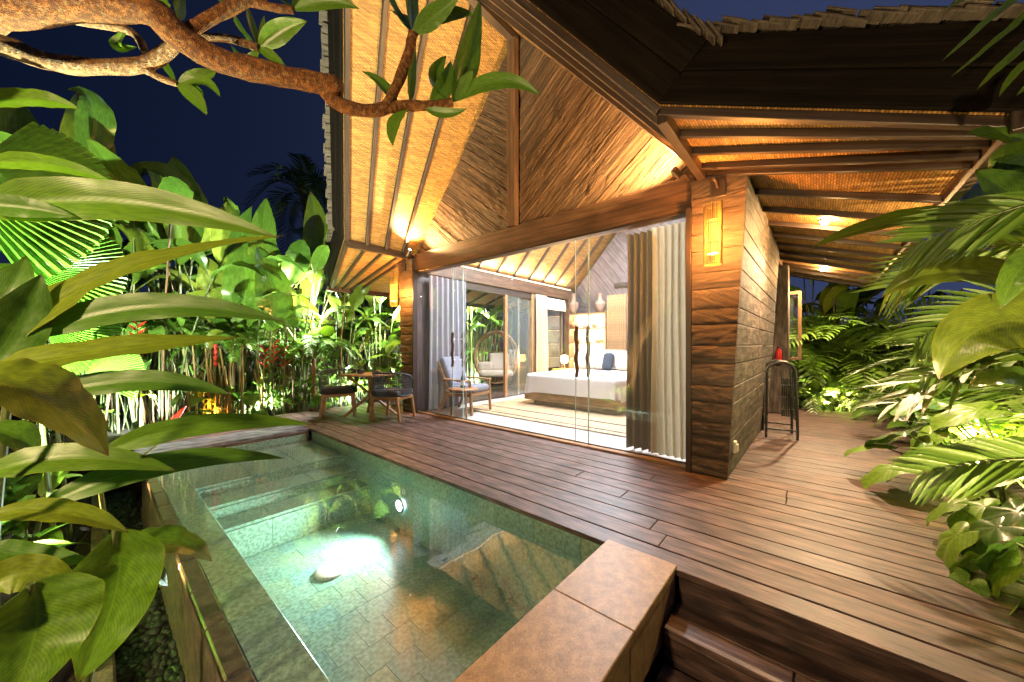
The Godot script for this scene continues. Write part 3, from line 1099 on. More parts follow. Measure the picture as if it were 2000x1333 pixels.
func build_walls(villa: Node3D, o: Vector3) -> void:
	var floor_y := 2.86
	# battered side walls: rough front end and planked flank
	for s in [-1.0, 1.0]:
		var wall := joint("side_wall", villa)
		var inner := 2.38
		var base_out := 2.684
		var top_out := 2.845
		var y := 0.0
		var row := 0
		while y < floor_y - 0.05:
			var h := minf([0.17, 0.20, 0.15, 0.19, 0.16, 0.21][row % 6], floor_y - y)
			var out0 := lerpf(base_out, top_out, y / floor_y)
			var out1 := lerpf(base_out, top_out, (y + h) / floor_y)
			# front end
			var w := out0 - inner
			var hewn := rough_board(w, h - 0.004, 0.06, lerpf(0.011, 0.003, clampf((y - 0.8) / 1.4, 0.0, 1.0)), rng.randf_range(-0.6, 0.25), out1 - out0)
			var fx = RX + s * (inner + w / 2.0) if s > 0 else RX - inner - w / 2.0
			part("end_board", hewn, M["hewn%d" % (rng.randi() % 5)], wall, V(fx, y + h / 2.0, FACE - 0.06) + o)
			# flank: three lengths per course
			var cuts := [FACE - 0.03, FACE + rng.randf_range(1.2, 2.0), 7.28] if s > 0 else [FACE - 0.03, 4.9]
			var tilt := atan2(out1 - out0, h)
			for k in cuts.size() - 1:
				var len_: float = cuts[k + 1] - cuts[k]
				var b := Basis(Vector3.UP, PI / 2).rotated(Vector3.BACK, -s * tilt)
				part("flank_board", box(len_ - 0.004, h - 0.006, 0.04, 0.005), M["wall%d" % (rng.randi() % 5)], wall, V(RX + s * ((out0 + out1) / 2.0 - 0.02 + rng.randf_range(-0.003, 0.003)), y + h / 2.0, (cuts[k] + cuts[k + 1]) / 2.0) + o, b)
			y += h
			row += 1
		var end := 7.28 if s > 0 else 4.9
		part("wall_core", box(0.22, floor_y, end - FACE, 0.0), M.dark_wall, wall, V(RX + s * (inner + 0.115), floor_y / 2.0, (end + FACE) / 2.0 + 0.01) + o)
		part("jamb", box(0.05, 2.60, 0.10, 0.004), M.frame_dark, wall, V(RX + s * (inner - 0.028), 1.30, FACE - 0.02) + o)
		# a head over the wall up to the rafters, and the corner bracket of the beam
		part("wall_head", timber(V(RX + s * 2.62, 2.80, FACE - 0.03) + o, V(RX + s * 2.62, 2.80, 9.7) + o, 0.36, 0.16), M.beam, wall)
	# beyond the right doorway: pilaster and rear wall with its casement
	var rear := joint("rear_wall", villa)
	part("side_door", box(0.06, 2.6, 0.95, 0.0), M.wall1, rear, V(RX + 2.50, 1.3, 7.75) + o)
	part("pilaster", box(0.34, 2.72, 0.30, 0.01), M.wall1, rear, V(RX + 2.74, 1.36, 8.36) + o)
	part("rear_panel", box(0.10, 2.72, 1.5, 0.0), M.dark_wall, rear, V(RX + 2.60, 1.36, 9.25) + o)
	var sash := joint("casement", villa, V(-0.42, 1.62, 8.62) + o)
	sash.rotation.y = 0.12
	for k in [[0.0, 0.62, 0.34, 0.05], [0.0, -0.62, 0.34, 0.05]]:
		part("sash_rail", box(0.34, 0.055, 0.05, 0.004), M.teak, sash, Vector3(k[0], k[1], 0))
	for x in [-0.145, 0.145]:
		part("sash_stile", box(0.055, 1.185, 0.05, 0.004), M.teak, sash, Vector3(x, 0, 0))
	part("sash_pane", box(0.235, 1.185, 0.008, 0.0), M.glass, sash)
	# left wall of the room: posts, blind window and far end
	var left := joint("left_wall", villa)
	part("door_post", box(0.12, 2.61, 0.14, 0.006), M.oak, left, V(RX - 2.40, 1.305, 7.48) + o)
	part("wall_panel", box(0.16, 2.61, 0.5, 0.006), M.dark_wall, left, V(RX - 2.41, 1.305, 7.80) + o)
	part("window_apron", box(0.14, 0.42, 1.15, 0.006), M.oak, left, V(RX - 2.41, 0.21, 8.62) + o)
	part("corner_post", box(0.18, 2.61, 0.30, 0.006), M.beam, left, V(RX - 2.40, 1.305, 9.34) + o)
	part("lintel", box(0.10, 0.16, 2.50, 0.004), M.frame_dark, left, V(RX - 2.40, 2.53, 6.15) + o)
	part("window_mullion", box(0.07, 2.2, 0.07, 0.004), M.frame_dark, left, V(RX - 2.42, 1.5, 8.92) + o)
	part("window_pane", box(0.01, 1.75, 0.95, 0.0), M.glass, left, V(RX - 2.42, 1.5, 8.5) + o)
	# far gable: chevron boards
	var back := joint("back_wall", villa)
	part("back_core", box(5.1, 2.9, 0.12, 0.0), M.dark_wall, back, V(RX, 1.45, 9.74) + o)
	for s in [-1.0, 1.0]:
		var half := PackedVector2Array([Vector2(RX, 2.4), Vector2(RX + s * 2.38, 2.4), Vector2(RX + s * 2.38, 2.92), Vector2(RX, 5.6)])
		var a := deg_to_rad(52.0 if s > 0 else 128.0)
		var along := Vector2(cos(a), sin(a))
		var across = Vector2(-sin(a), cos(a)) * s
		for k in range(-12, 18):
			var mid = Vector2(RX, 2.4) + across * k * 0.2
			for piece in clip(PackedVector2Array([mid - along * 5.0 - across * 0.096, mid + along * 5.0 - across * 0.096, mid + along * 5.0 + across * 0.096, mid - along * 5.0 + across * 0.096]), half):
				part("chevron_board", slab(piece, Transform3D(Basis(), V(0, 0, 9.66) + o), 0.03, a), M.dark_wall, back)
	# right wall of the room, seen only by the light
	part("right_lining", box(0.04, 2.62, 5.7, 0.0), M.dark_wall, back, V(RX + 2.36, 1.31, 6.85) + o)
	part("room_floor", box(4.9, 0.06, 5.9, 0.0), M.floor_stone, villa, V(RX, -0.035, 6.75) + o)


func build_glass(villa: Node3D, o: Vector3) -> void:
	# frameless panes: each with its pale polished edge
	var front := joint("glass_front", villa)
	var panes := [[-5.68, -4.76, 4.00], [-4.75, -3.45, 4.02], [-3.44, -2.175, 4.02], [-2.165, -0.98, 4.00]]
	for p in panes:
		part("pane", box(p[1] - p[0] - 0.004, 2.56, 0.010, 0.0), M.glass, front, V((p[0] + p[1]) / 2.0, 1.305, p[2]) + o)
	for x in [-4.755, -4.49, -2.354, -2.17]:
		part("pane_edge", box(0.014 if x == -4.755 or x == -2.17 else 0.006, 2.56, 0.014, 0.001), M.glass_edge, front, V(x, 1.305, 3.992) + o)
	part("sill", box(4.76, 0.024, 0.14, 0.004), M.oak, front, V(RX, 0.012, 3.97) + o)
	part("floor_track", box(4.7, 0.012, 0.03, 0.002), M.frame_dark, front, V(RX, 0.028, 4.0) + o)
	# driftwood pulls with their standoffs
	for h in [[-4.70, 1.18], [-4.56, 1.18], [-2.31, 1.17], [-2.21, 1.17]]:
		var side: float = 3.94 if h[0] in [-4.70, -2.31] else 4.05
		var pull := joint("door_pull", front, V(h[0], h[1], side) + o)
		var pts := []
		var len_ := 0.58 if h[0] < -4.0 else 0.64
		for k in 9:
			pts.append(Vector3(0.008 * sin(k * 1.7), (k / 8.0 - 0.5) * len_, 0.005 * cos(k * 2.1)))
		part("grip", tube(pts, [0.022, 0.026, 0.023, 0.027, 0.024, 0.026, 0.022, 0.026, 0.022], 9, 0.12), M.driftwood, pull)
		for y in [-0.3, 0.3]:
			var zz := 0.05 if side > 4.0 else -0.05
			part("standoff", tube([Vector3(0, y * len_, 0), Vector3(0, y * len_, zz)], [0.009]), M.steel, pull)
	# sliding panes in the left wall opening, folded back
	var side_glass := joint("garden_doors", villa)
	for p in [[6.38, 6.95], [6.90, 7.42]]:
		part("pane", box(0.010, 2.42, p[1] - p[0], 0.0), M.glass, side_glass, V(RX - 2.36 - (p[0] - 6.3) * 0.06, 1.24, (p[0] + p[1]) / 2.0) + o)
	part("stile", box(0.07, 2.44, 0.09, 0.004), M.teak, side_glass, V(RX - 2.38, 1.24, 6.42) + o)
	part("stile", box(0.03, 2.44, 0.03, 0.004), M.steel, side_glass, V(RX - 2.40, 1.24, 6.93) + o)


# ---------------------------------------------------------------- the room behind the glass
func soft_box(w: float, h: float, d: float, round_ := 0.05, puff := 0.02) -> ArrayMesh:
	# a cushion: a rounded box with bulging faces
	var st := tool()
	st.set_smooth_group(1)
	var half := Vector3(w, h, d) / 2.0
	var r := minf(half.x, minf(half.y, half.z)) * 0.85
	var n := 8
	var p := func(axis: int, s: float, i: int, j: int) -> Vector3:
		var g := Vector3.ZERO
		g[axis] = s
		g[(axis + 1) % 3] = sin((2.0 * i / n - 1.0) * PI / 2)
		g[(axis + 2) % 3] = sin((2.0 * j / n - 1.0) * PI / 2)
		var q := g * half
		var inner := q.clamp(-(half - Vector3.ONE * r), half - Vector3.ONE * r)
		return inner + (q - inner).normalized() * r
	for axis in 3:
		for s in [-1.0, 1.0]:
			for i in n:
				for j in n:
					var q := [p.call(axis, s, i, j), p.call(axis, s, i + 1, j), p.call(axis, s, i + 1, j + 1), p.call(axis, s, i, j + 1)]
					if s > 0:
						q.reverse()
					quad(st, q[0], q[1], q[2], q[3], Vector2(q[0].x, q[0].z + q[0].y), Vector2(q[1].x, q[1].z + q[1].y), Vector2(q[2].x, q[2].z + q[2].y), Vector2(q[3].x, q[3].z + q[3].y))
	return done(st, true)


func drape(width: float, height: float, folds: int, depth: float, flare := 1.0, seed_ := 1) -> ArrayMesh:
	# hangs from the origin down -y, runs along +x
	var r := RandomNumberGenerator.new()
	r.seed = seed_
	var amps := []
	for k in folds + 1:
		amps.append(r.randf_range(0.7, 1.2))
	var st := tool()
	st.set_smooth_group(1)
	var nx := folds * 10
	var ny := 14
	var p := func(i: int, j: int) -> Array:
		var u := float(i) / nx
		var v := float(j) / ny
		var k := int(u * folds)
		var x := u * width * lerpf(1.0, flare, v) + 0.01 * sin(v * 5.0 + k)
		var z = depth * amps[mini(k, folds)] * sin(u * folds * TAU + 0.35 * sin(v * 3.0 + k * 1.3)) * lerpf(0.75, 1.1, v)
		return [Vector3(x, -v * height, z), Vector2(u * width * 1.6, v * height)]
	for i in nx:
		for j in ny:
			var a: Array = p.call(i, j)
			var b: Array = p.call(i + 1, j)
			var c: Array = p.call(i + 1, j + 1)
			var d: Array = p.call(i, j + 1)
			quad(st, a[0], b[0], c[0], d[0], a[1], b[1], c[1], d[1])
	return done(st, true)


func build_room() -> void:
	var rug := thing("rug", "pale woven mat under the bed and chair", "rug", V(-3.6, 0, 6.2))
	part("mat", box(3.7, 0.014, 3.0, 0.004), M.tatami, rug, Vector3(0.1, 0.008, 0))
	part("border", box(3.72, 0.006, 0.02, 0.001), M.navy_cloth, rug, Vector3(0.1, 0.018, 0.9))
	part("border", box(3.72, 0.006, 0.02, 0.001), M.navy_cloth, rug, Vector3(0.1, 0.018, 1.35))
	# bed
	var bed := thing("bed", "wide double bed with white spread on a low oak plinth", "bed", V(-3.70, 0.014, 7.05))
	part("plinth", box(1.86, 0.10, 2.0, 0.006), M.oak, bed, Vector3(0.05, 0.05, 0))
	part("platform", box(2.12, 0.17, 2.2, 0.01), M.oak, bed, Vector3(0, 0.185, 0))
	var st := tool()
	st.set_smooth_group(1)
	var hw := 1.07
	var hd := 1.12
	var ring := func(k: int, t: float) -> Array:
		# k round the bed, t from the middle of the top out and down to the hem
		var a := TAU * k / 96.0
		var c := cos(a)
		var s := sin(a)
		var e := 0.16
		var x := signf(c) * pow(absf(c), e) * hw
		var z := signf(s) * pow(absf(s), e) * hd
		if t <= 1.0:
			return [Vector3(x * t * 0.985, 0.655 - 0.02 * pow(t, 8.0), z * t * 0.985), Vector2(x * t, z * t)]
		var f := t - 1.0
		var fold := 0.018 * f * sin(k * 0.9) + 0.02 * f * sin(k * 0.37 + 1.0)
		return [Vector3(x * (1.0 + 0.02 * f) + fold * c, 0.635 - f * 0.38 - 0.03 * f * sin(k * 0.23), z * (1.0 + 0.02 * f) + fold * s), Vector2(x + f, z + f)]
	var ts := [0.0, 0.3, 0.6, 0.85, 0.95, 1.0, 1.06, 1.2, 1.4, 1.7, 2.0]
	for k in 96:
		for j in ts.size() - 1:
			var a: Array = ring.call(k, ts[j])
			var b: Array = ring.call(k, ts[j + 1])
			var c: Array = ring.call(k + 1, ts[j + 1])
			var d: Array = ring.call(k + 1, ts[j])
			quad(st, a[0], b[0], c[0], d[0], a[1], b[1], c[1], d[1])
	part("bedspread", done(st, true), M.white_cloth, bed)
	part("headboard", box(2.6, 0.95, 0.06, 0.01), M.teak, bed, Vector3(0.2, 0.475, -1.18))
	for k in [[-0.72, "white_cloth", 0.62, 0.90], [0.0, "white_cloth", 0.62, 0.90], [0.72, "white_cloth", 0.62, 0.90]]:
		part("pillow", soft_box(k[2], 0.20, 0.46), M[k[1]], bed, Vector3(k[0], 0.90, -0.98), Basis(Vector3.RIGHT, 1.15))
	for k in [[-0.55, "cushion_beige"], [-0.12, "cushion_beige"], [0.42, "cushion_beige"]]:
		part("pillow", soft_box(0.46, 0.16, 0.40), M[k[1]], bed, Vector3(k[0], 0.86, -0.76), Basis(Vector3.RIGHT, 1.2))
	part("pillow", soft_box(0.24, 0.17, 0.42), M.navy_cloth, bed, Vector3(0.0, 0.86, -0.68), Basis(Vector3.RIGHT, 1.2))
	for k in 5:
		var fl := thing("flower", "orange petals laid on the white bedspread", "flower", V(-4.35 + k * 0.30, 0.675, 6.30 + 0.02 * sin(k * 3.0)), k * 1.3, "petals across the bed")
		for j in 5:
			part("petal", soft_box(0.05, 0.012, 0.03), M.petal_orange, fl, Vector3(cos(j * 1.26), 0.12, sin(j * 1.26)) * 0.035, Basis(Vector3.UP, -j * 1.26))
	# fluted screen behind the bed
	var screen := thing("headboard_screen", "tall fluted honey-coloured wood screen behind the bed", "screen", V(-2.75, 0, 8.42))
	for k in 9:
		part("flute", lathe([Vector2(0.03, 0.0), Vector2(0.03, 2.5)], 8), M.oak, screen, Vector3(-1.27 + k * 0.055, 0, 0.02))
	for k in 5:
		part("panel", box(0.40, 2.46, 0.05, 0.008), M.oak, screen, Vector3(-0.58 + k * 0.405, 1.23, 0))
	# lit shelves against the far wall
	var shelf := thing("shelf_unit", "honey wood shelves with hidden lights against the far wall", "shelf", V(-5.15, 0, 9.38))
	part("back_panel", box(1.30, 2.2, 0.03, 0.0), M.cream, shelf, Vector3(0, 1.1, -0.16))
	for y in [0.42, 0.9, 1.32, 1.74, 2.16]:
		part("board", box(1.30, 0.04, 0.32, 0.004), M.shelf_wood, shelf, Vector3(0, y, 0))
		if y > 0.5:
			var strip := part("light_strip", box(1.2, 0.01, 0.02, 0.0), M.strip_warm, shelf, Vector3(0, y - 0.027, 0.10))
			panel_light(shelf, Vector3(0, y - 0.035, 0.08), Vector3(0, -1, -0.25), Vector2(1.2, 0.03), L.shelf, Color(1.0, 0.85, 0.66), Vector3.BACK)
	for x in [-0.65, 0.65]:
		part("upright", box(0.04, 2.2, 0.32, 0.004), M.shelf_wood, shelf, Vector3(x, 1.1, 0))
	var items := [[-0.42, 1.76, 0], [-0.05, 1.76, 1], [0.25, 1.76, 2], [-0.3, 1.34, 2], [0.38, 1.34, 1], [-0.1, 0.92, 0], [0.3, 0.92, 2]]
	for it in items:
		var kind: int = it[2]
		var names := ["basket", "carved_bowl", "small_jar"]
		var labels := ["low woven basket on a lit shelf board", "squat pale bowl on a lit shelf board", "small brown jar on a lit shelf board"]
		var t := thing(names[kind], labels[kind], ["basket", "bowl", "jar"][kind], shelf.position + Vector3(it[0], it[1] + 0.002, 0.02), 0.0, "%ss on the lit shelves" % names[kind])
		t.set_meta("base_name", names[kind])
		var prof: Array = [[Vector2(0.0, 0.0), Vector2(0.10, 0.0), Vector2(0.13, 0.10), Vector2(0.12, 0.16), Vector2(0.115, 0.16), Vector2(0.10, 0.02)], [Vector2(0.0, 0.0), Vector2(0.06, 0.0), Vector2(0.13, 0.07), Vector2(0.14, 0.11), Vector2(0.13, 0.11), Vector2(0.05, 0.02)], [Vector2(0.0, 0.0), Vector2(0.06, 0.0), Vector2(0.085, 0.08), Vector2(0.05, 0.17), Vector2(0.022, 0.2), Vector2(0.028, 0.23)]][kind]
		part("bowl", lathe(prof, 18), [M.rattan, M.cream, M.clay][kind], t)
	for v in [[-0.45, 0.62, 0.11], [0.42, 0.55, 0.10]]:
		var t := thing("vase", "tall pale terracotta vase with narrow neck on the top shelf", "vase", shelf.position + Vector3(v[0], 2.182, 0.0), 0.0, "vases on the top shelf")
		var h: float = v[1]
		part("body", lathe([Vector2(0.0, 0.0), Vector2(0.07, 0.0), Vector2(0.10, h * 0.18), Vector2(0.155, h * 0.42), Vector2(0.15, h * 0.52), Vector2(0.065, h * 0.66), Vector2(0.055, h * 0.9), Vector2(0.075, h)], 20), M.clay, t)
	var vent := thing("air_vent", "narrow dark air vent high on the far wall", "vent", V(-3.95, 2.95, 9.62))
	part("slot", box(0.95, 0.12, 0.02, 0.002), M.frame_dark, vent, Vector3(0, 0, 0.0))
	for k in 4:
		part("vane", box(0.93, 0.008, 0.03, 0.001), M.dark_wall, vent, Vector3(0, -0.042 + k * 0.028, 0.012))
	# bedside table and its lamp
	var stand := thing("bedside_table", "bright yellow bedside cabinet beside the bed head", "bedside table", V(-5.02, 0.0, 7.95))
	part("cabinet", box(0.5, 0.62, 0.42, 0.01), M.yellow_paint, stand, Vector3(0, 0.33, 0))
	part("drawer", box(0.44, 0.2, 0.02, 0.004), M.yellow_paint, stand, Vector3(0, 0.48, 0.215))
	part("knob", lathe([Vector2(0.0, 0.02), Vector2(0.014, 0.012), Vector2(0.01, 0.0)], 10), M.bronze, stand, Vector3(0, 0.48, 0.225), Basis(Vector3.RIGHT, PI / 2))
	for x in [-0.2, 0.2]:
		part("foot", box(0.04, 0.03, 0.36, 0.002), M.frame_dark, stand, Vector3(x, 0.012, 0))
	var tl := thing("table_lamp", "small glowing lamp on the yellow bedside cabinet", "lamp", V(-5.02, 0.642, 7.95))
	part("base", lathe([Vector2(0.0, 0.0), Vector2(0.06, 0.0), Vector2(0.06, 0.015), Vector2(0.012, 0.03), Vector2(0.012, 0.16)], 16), M.bronze, tl)
	part("lamp_shade", lathe([Vector2(0.06, 0.14), Vector2(0.1, 0.2), Vector2(0.09, 0.34), Vector2(0.0, 0.36)], 18), M.lamp_warm, tl)
	bulb(tl, Vector3(0, 0.26, 0), L.bedside, Color(1.0, 0.8, 0.5))
	# armchair and side table
	var arm := thing("armchair", "low wooden armchair with grey cushions beside the glass", "armchair", V(-5.08, 0.0, 4.60), 0.2)
	for s in [-1.0, 1.0]:
		part("arm_frame", timber(Vector3(-0.30, 0.62, s * 0.31), Vector3(0.34, 0.60, s * 0.31), 0.07, 0.035, Vector3.UP, 0.01), M.teak, arm)
		part("leg", timber(Vector3(0.34, 0.0, s * 0.31), Vector3(0.30, 0.60, s * 0.31), 0.045, 0.05, Vector3.RIGHT, 0.01), M.teak, arm)
		part("leg", timber(Vector3(-0.42, 0.0, s * 0.31), Vector3(-0.20, 0.42, s * 0.31), 0.045, 0.06, Vector3.RIGHT, 0.01), M.teak, arm)
		part("back_post", timber(Vector3(-0.16, 0.30, s * 0.27), Vector3(-0.46, 0.95, s * 0.27), 0.04, 0.05, Vector3.RIGHT, 0.01), M.teak, arm)
		part("seat_rail", timber(Vector3(-0.25, 0.33, s * 0.31), Vector3(0.32, 0.36, s * 0.31), 0.04, 0.06, Vector3.UP, 0.008), M.teak, arm)
	part("front_rail", timber(Vector3(0.31, 0.36, -0.31), Vector3(0.31, 0.36, 0.31), 0.04, 0.06, Vector3.UP, 0.008), M.teak, arm)
	part("seat_cushion", soft_box(0.62, 0.14, 0.56), M.cushion_grey, arm, Vector3(0.04, 0.44, 0), Basis(Vector3.BACK, 0.06))
	part("back_cushion", soft_box(0.14, 0.62, 0.54), M.cushion_grey, arm, Vector3(-0.29, 0.74, 0), Basis(Vector3.BACK, 0.42))
	var st2 := thing("side_table", "small round three-legged wooden side table before the armchair", "side table", V(-4.74, 0.0, 4.22))
	part("top", lathe([Vector2(0.0, 0.47), Vector2(0.25, 0.47), Vector2(0.265, 0.485), Vector2(0.25, 0.50), Vector2(0.0, 0.50)], 28), M.teak, st2)
	for k in 3:
		var a := TAU * k / 3.0 + 0.5
		part("leg", tube([Vector3(cos(a) * 0.23, 0.0, sin(a) * 0.23), Vector3(cos(a) * 0.16, 0.47, sin(a) * 0.16)], [0.014, 0.022], 10), M.teak, st2)
	var bottle := thing("bottle", "dark glass bottle with pale label on the round side table", "bottle", V(-4.78, 0.503, 4.24))
	part("body", lathe([Vector2(0.0, 0.0), Vector2(0.038, 0.0), Vector2(0.038, 0.17), Vector2(0.014, 0.23), Vector2(0.014, 0.29), Vector2(0.0, 0.29)], 18), M.black_metal, bottle)
	part("paper_label", lathe([Vector2(0.0395, 0.04), Vector2(0.0395, 0.13)], 18), M.white_cloth, bottle)
	# drapes
	var dr := thing("grey_drape", "long pale grey drape gathered at the garden door beside the armchair", "curtain", V(-5.60, 2.58, 4.12))
	part("cloth", drape(0.92, 2.55, 7, 0.05, 1.04, 3), M.drape_grey, dr, Vector3.ZERO, Basis(Vector3.UP, PI / 2))
	dr = thing("grey_drape", "long pale drape tied back at the far post of the garden door", "curtain", V(-5.58, 2.58, 7.46))
	part("cloth", drape(0.5, 2.55, 5, 0.045, 1.1, 5), M.drape_sheer, dr, Vector3.ZERO, Basis(Vector3.UP, PI / 2))
	dr = thing("taupe_drape", "dark taupe drape hanging behind the glass front", "curtain", V(-1.76, 2.585, 4.20))
	part("cloth", drape(0.30, 2.56, 4, 0.045, 1.1, 6), M.drape_taupe, dr)
	dr = thing("sheer_drape", "translucent cream sheer drape behind the glass by the hewn column", "curtain", V(-1.45, 2.585, 4.14))
	part("cloth", drape(0.44, 2.56, 6, 0.03, 1.06, 8), M.drape_sheer, dr)
	var blind := thing("roman_blind", "white folded roman blind over the small side window", "blind", V(-5.66, 2.56, 8.46))
	for k in 3:
		part("blind_fold", box(0.03 + 0.012 * k, 0.15, 0.98, 0.008), M.white_cloth, blind, Vector3(0.02 + k * 0.008, -0.08 - k * 0.085, 0))
	# hanging rattan chair out on the garden side
	var egg := thing("hanging_chair", "round rattan hanging chair with beige cushions on a rope", "hanging chair", V(-6.62, 0.27, 7.06), 0.85)
	for k in 9:
		var a := (float(k) / 8.0 - 0.5) * 2.5
		var pts := []
		for j in 15:
			var b := lerpf(-1.45, 1.45, j / 14.0)
			pts.append(Vector3(sin(a) * cos(b) * 0.56, 0.66 + sin(b) * 0.68, -cos(a) * cos(b) * 0.50))
		part("rib", tube(pts, [0.018], 6), M.rattan, egg)
	for y in [-0.6, -0.35, -0.1, 0.15, 0.4]:
		var pts := []
		var rr := sqrt(maxf(0.0, 1.0 - pow(y / 0.70, 2.0)))
		for j in 19:
			var a := lerpf(-1.35, 1.35, j / 18.0)
			pts.append(Vector3(sin(a) * rr * 0.56, 0.66 + y, -cos(a) * rr * 0.50))
		part("hoop", tube(pts, [0.010], 6), M.rattan, egg)
	var rim := []
	for j in 33:
		var a := TAU * j / 32.0
		rim.append(Vector3(sin(a) * 0.58, 0.66 + cos(a) * 0.70, 0.12 * absf(sin(a))))
	part("rim", tube(rim, [0.032], 8), M.rattan, egg)
	part("seat_cushion", soft_box(0.92, 0.18, 0.60), M.cushion_beige, egg, Vector3(0, 0.22, -0.12))
	part("back_cushion", soft_box(0.56, 0.52, 0.18), M.cushion_beige, egg, Vector3(0.12, 0.52, -0.30), Basis(Vector3.RIGHT, -0.3))
	part("back_cushion", soft_box(0.40, 0.26, 0.16), M.cushion_beige, egg, Vector3(-0.28, 0.40, -0.22))
	part("rope", tube([Vector3(0, 1.34, 0.0), Vector3(0, 2.35, 0)], [0.014]), M.rattan, egg)
	part("knot", lathe([Vector2(0.0, 1.30), Vector2(0.03, 1.33), Vector2(0.035, 1.42), Vector2(0.02, 1.5), Vector2(0.0, 1.5)], 10), M.rattan, egg)
	# hidden room lights: strips on the wall plates and a long fitting under the ridge
	for s in [-1.0, 1.0]:
		var cove := thing("cove_light", "glowing strip light resting along the wall plate of the garden door side" if s < 0 else "glowing strip light resting along the wall plate of the drape side", "strip light", V(RX + s * 2.30, 2.885, 6.8))
		part("strip", box(0.03, 0.012, 4.9, 0.0), M.strip_warm, cove, Vector3(0, 0.008, 0))
		panel_light(cove, Vector3(-s * 0.02, 0.03, 0), Vector3(-s * 0.55, 1, 0), Vector2(0.05, 4.9), L.cove, Color(1.0, 0.90, 0.76), Vector3.BACK)
	var rl := thing("ridge_lamp", "long white lamp hung under the ridge beam", "lamp", V(RX, 4.75, 6.6))
	part("housing", box(0.12, 0.05, 3.4, 0.005), M.bronze, rl, Vector3(0, 0.04, 0))
	part("lamp_diffuser", box(0.10, 0.02, 3.36, 0.004), M.strip_warm, rl)
	for z in [-1.4, 1.4]:
		part("cable", tube([Vector3(0, 0.06, z), Vector3(0, 0.86, z)], [0.004], 5), M.black_metal, rl)
	panel_light(rl, Vector3(0, -0.03, 0), Vector3.DOWN, Vector2(0.3, 3.3), L.ridge, Color(0.93, 0.96, 1.0), Vector3.BACK)


# ---------------------------------------------------------------- things on the deck
func rope_chair(label: String, pos: Vector3, turn: float) -> void:
	var ch := thing("rope_chair", label, "chair", pos, turn)
	for x in [-1.0, 1.0]:
		for z in [-1.0, 1.0]:
			part("leg", timber(Vector3(x * 0.27, 0.0, z * 0.25 - 0.02 * (z - 1.0)), Vector3(x * 0.225, 0.40, z * 0.215), 0.04, 0.045, Vector3.RIGHT, 0.008), M.teak, ch)
	for z in [-1.0, 1.0]:
		part("rail", timber(Vector3(-0.25, 0.375, z * 0.215), Vector3(0.25, 0.375, z * 0.215), 0.035, 0.055, Vector3.UP, 0.006), M.teak, ch)
	for x in [-1.0, 1.0]:
		part("rail", timber(Vector3(x * 0.235, 0.375, -0.23), Vector3(x * 0.235, 0.375, 0.23), 0.035, 0.055, Vector3.UP, 0.006), M.teak, ch)
	part("seat_cushion", soft_box(0.52, 0.11, 0.50), M.cushion_dark, ch, Vector3(0, 0.455, 0.0))
	# wrap-round back of woven cord: open net between two hoops
	var hoop := func(t: float, y: float) -> Vector3:
		var a := lerpf(-2.15, 2.15, t)
		var lift := 0.0 if y < 0.5 else -0.13 * pow(absf(a) / 2.15, 3.0)
		var r := 0.30 if y < 0.5 else 0.325
		return Vector3(sin(a) * r, y + lift, -cos(a) * r * 0.93)
	for y in [0.415, 0.80]:
		var pts := []
		for k in 31:
			pts.append(hoop.call(k / 30.0, y))
		part("hoop", tube(pts, [0.013], 6), M.rope, ch)
	var net := tool()
	var n := 46
	for k in n + 1:
		var t := float(k) / n
		add_tube(net, [hoop.call(t, 0.415), hoop.call(t, 0.80)], [0.0042], 4, 0.0, false)
	for j in 13:
		var pts := []
		for k in 25:
			var t := k / 24.0
			pts.append((hoop.call(t, 0.415) as Vector3).lerp(hoop.call(t, 0.80), (j + 0.5) / 13.0))
		add_tube(net, pts, [0.004], 4, 0.0, false)
	part("woven_back", done(net), M.rope, ch)


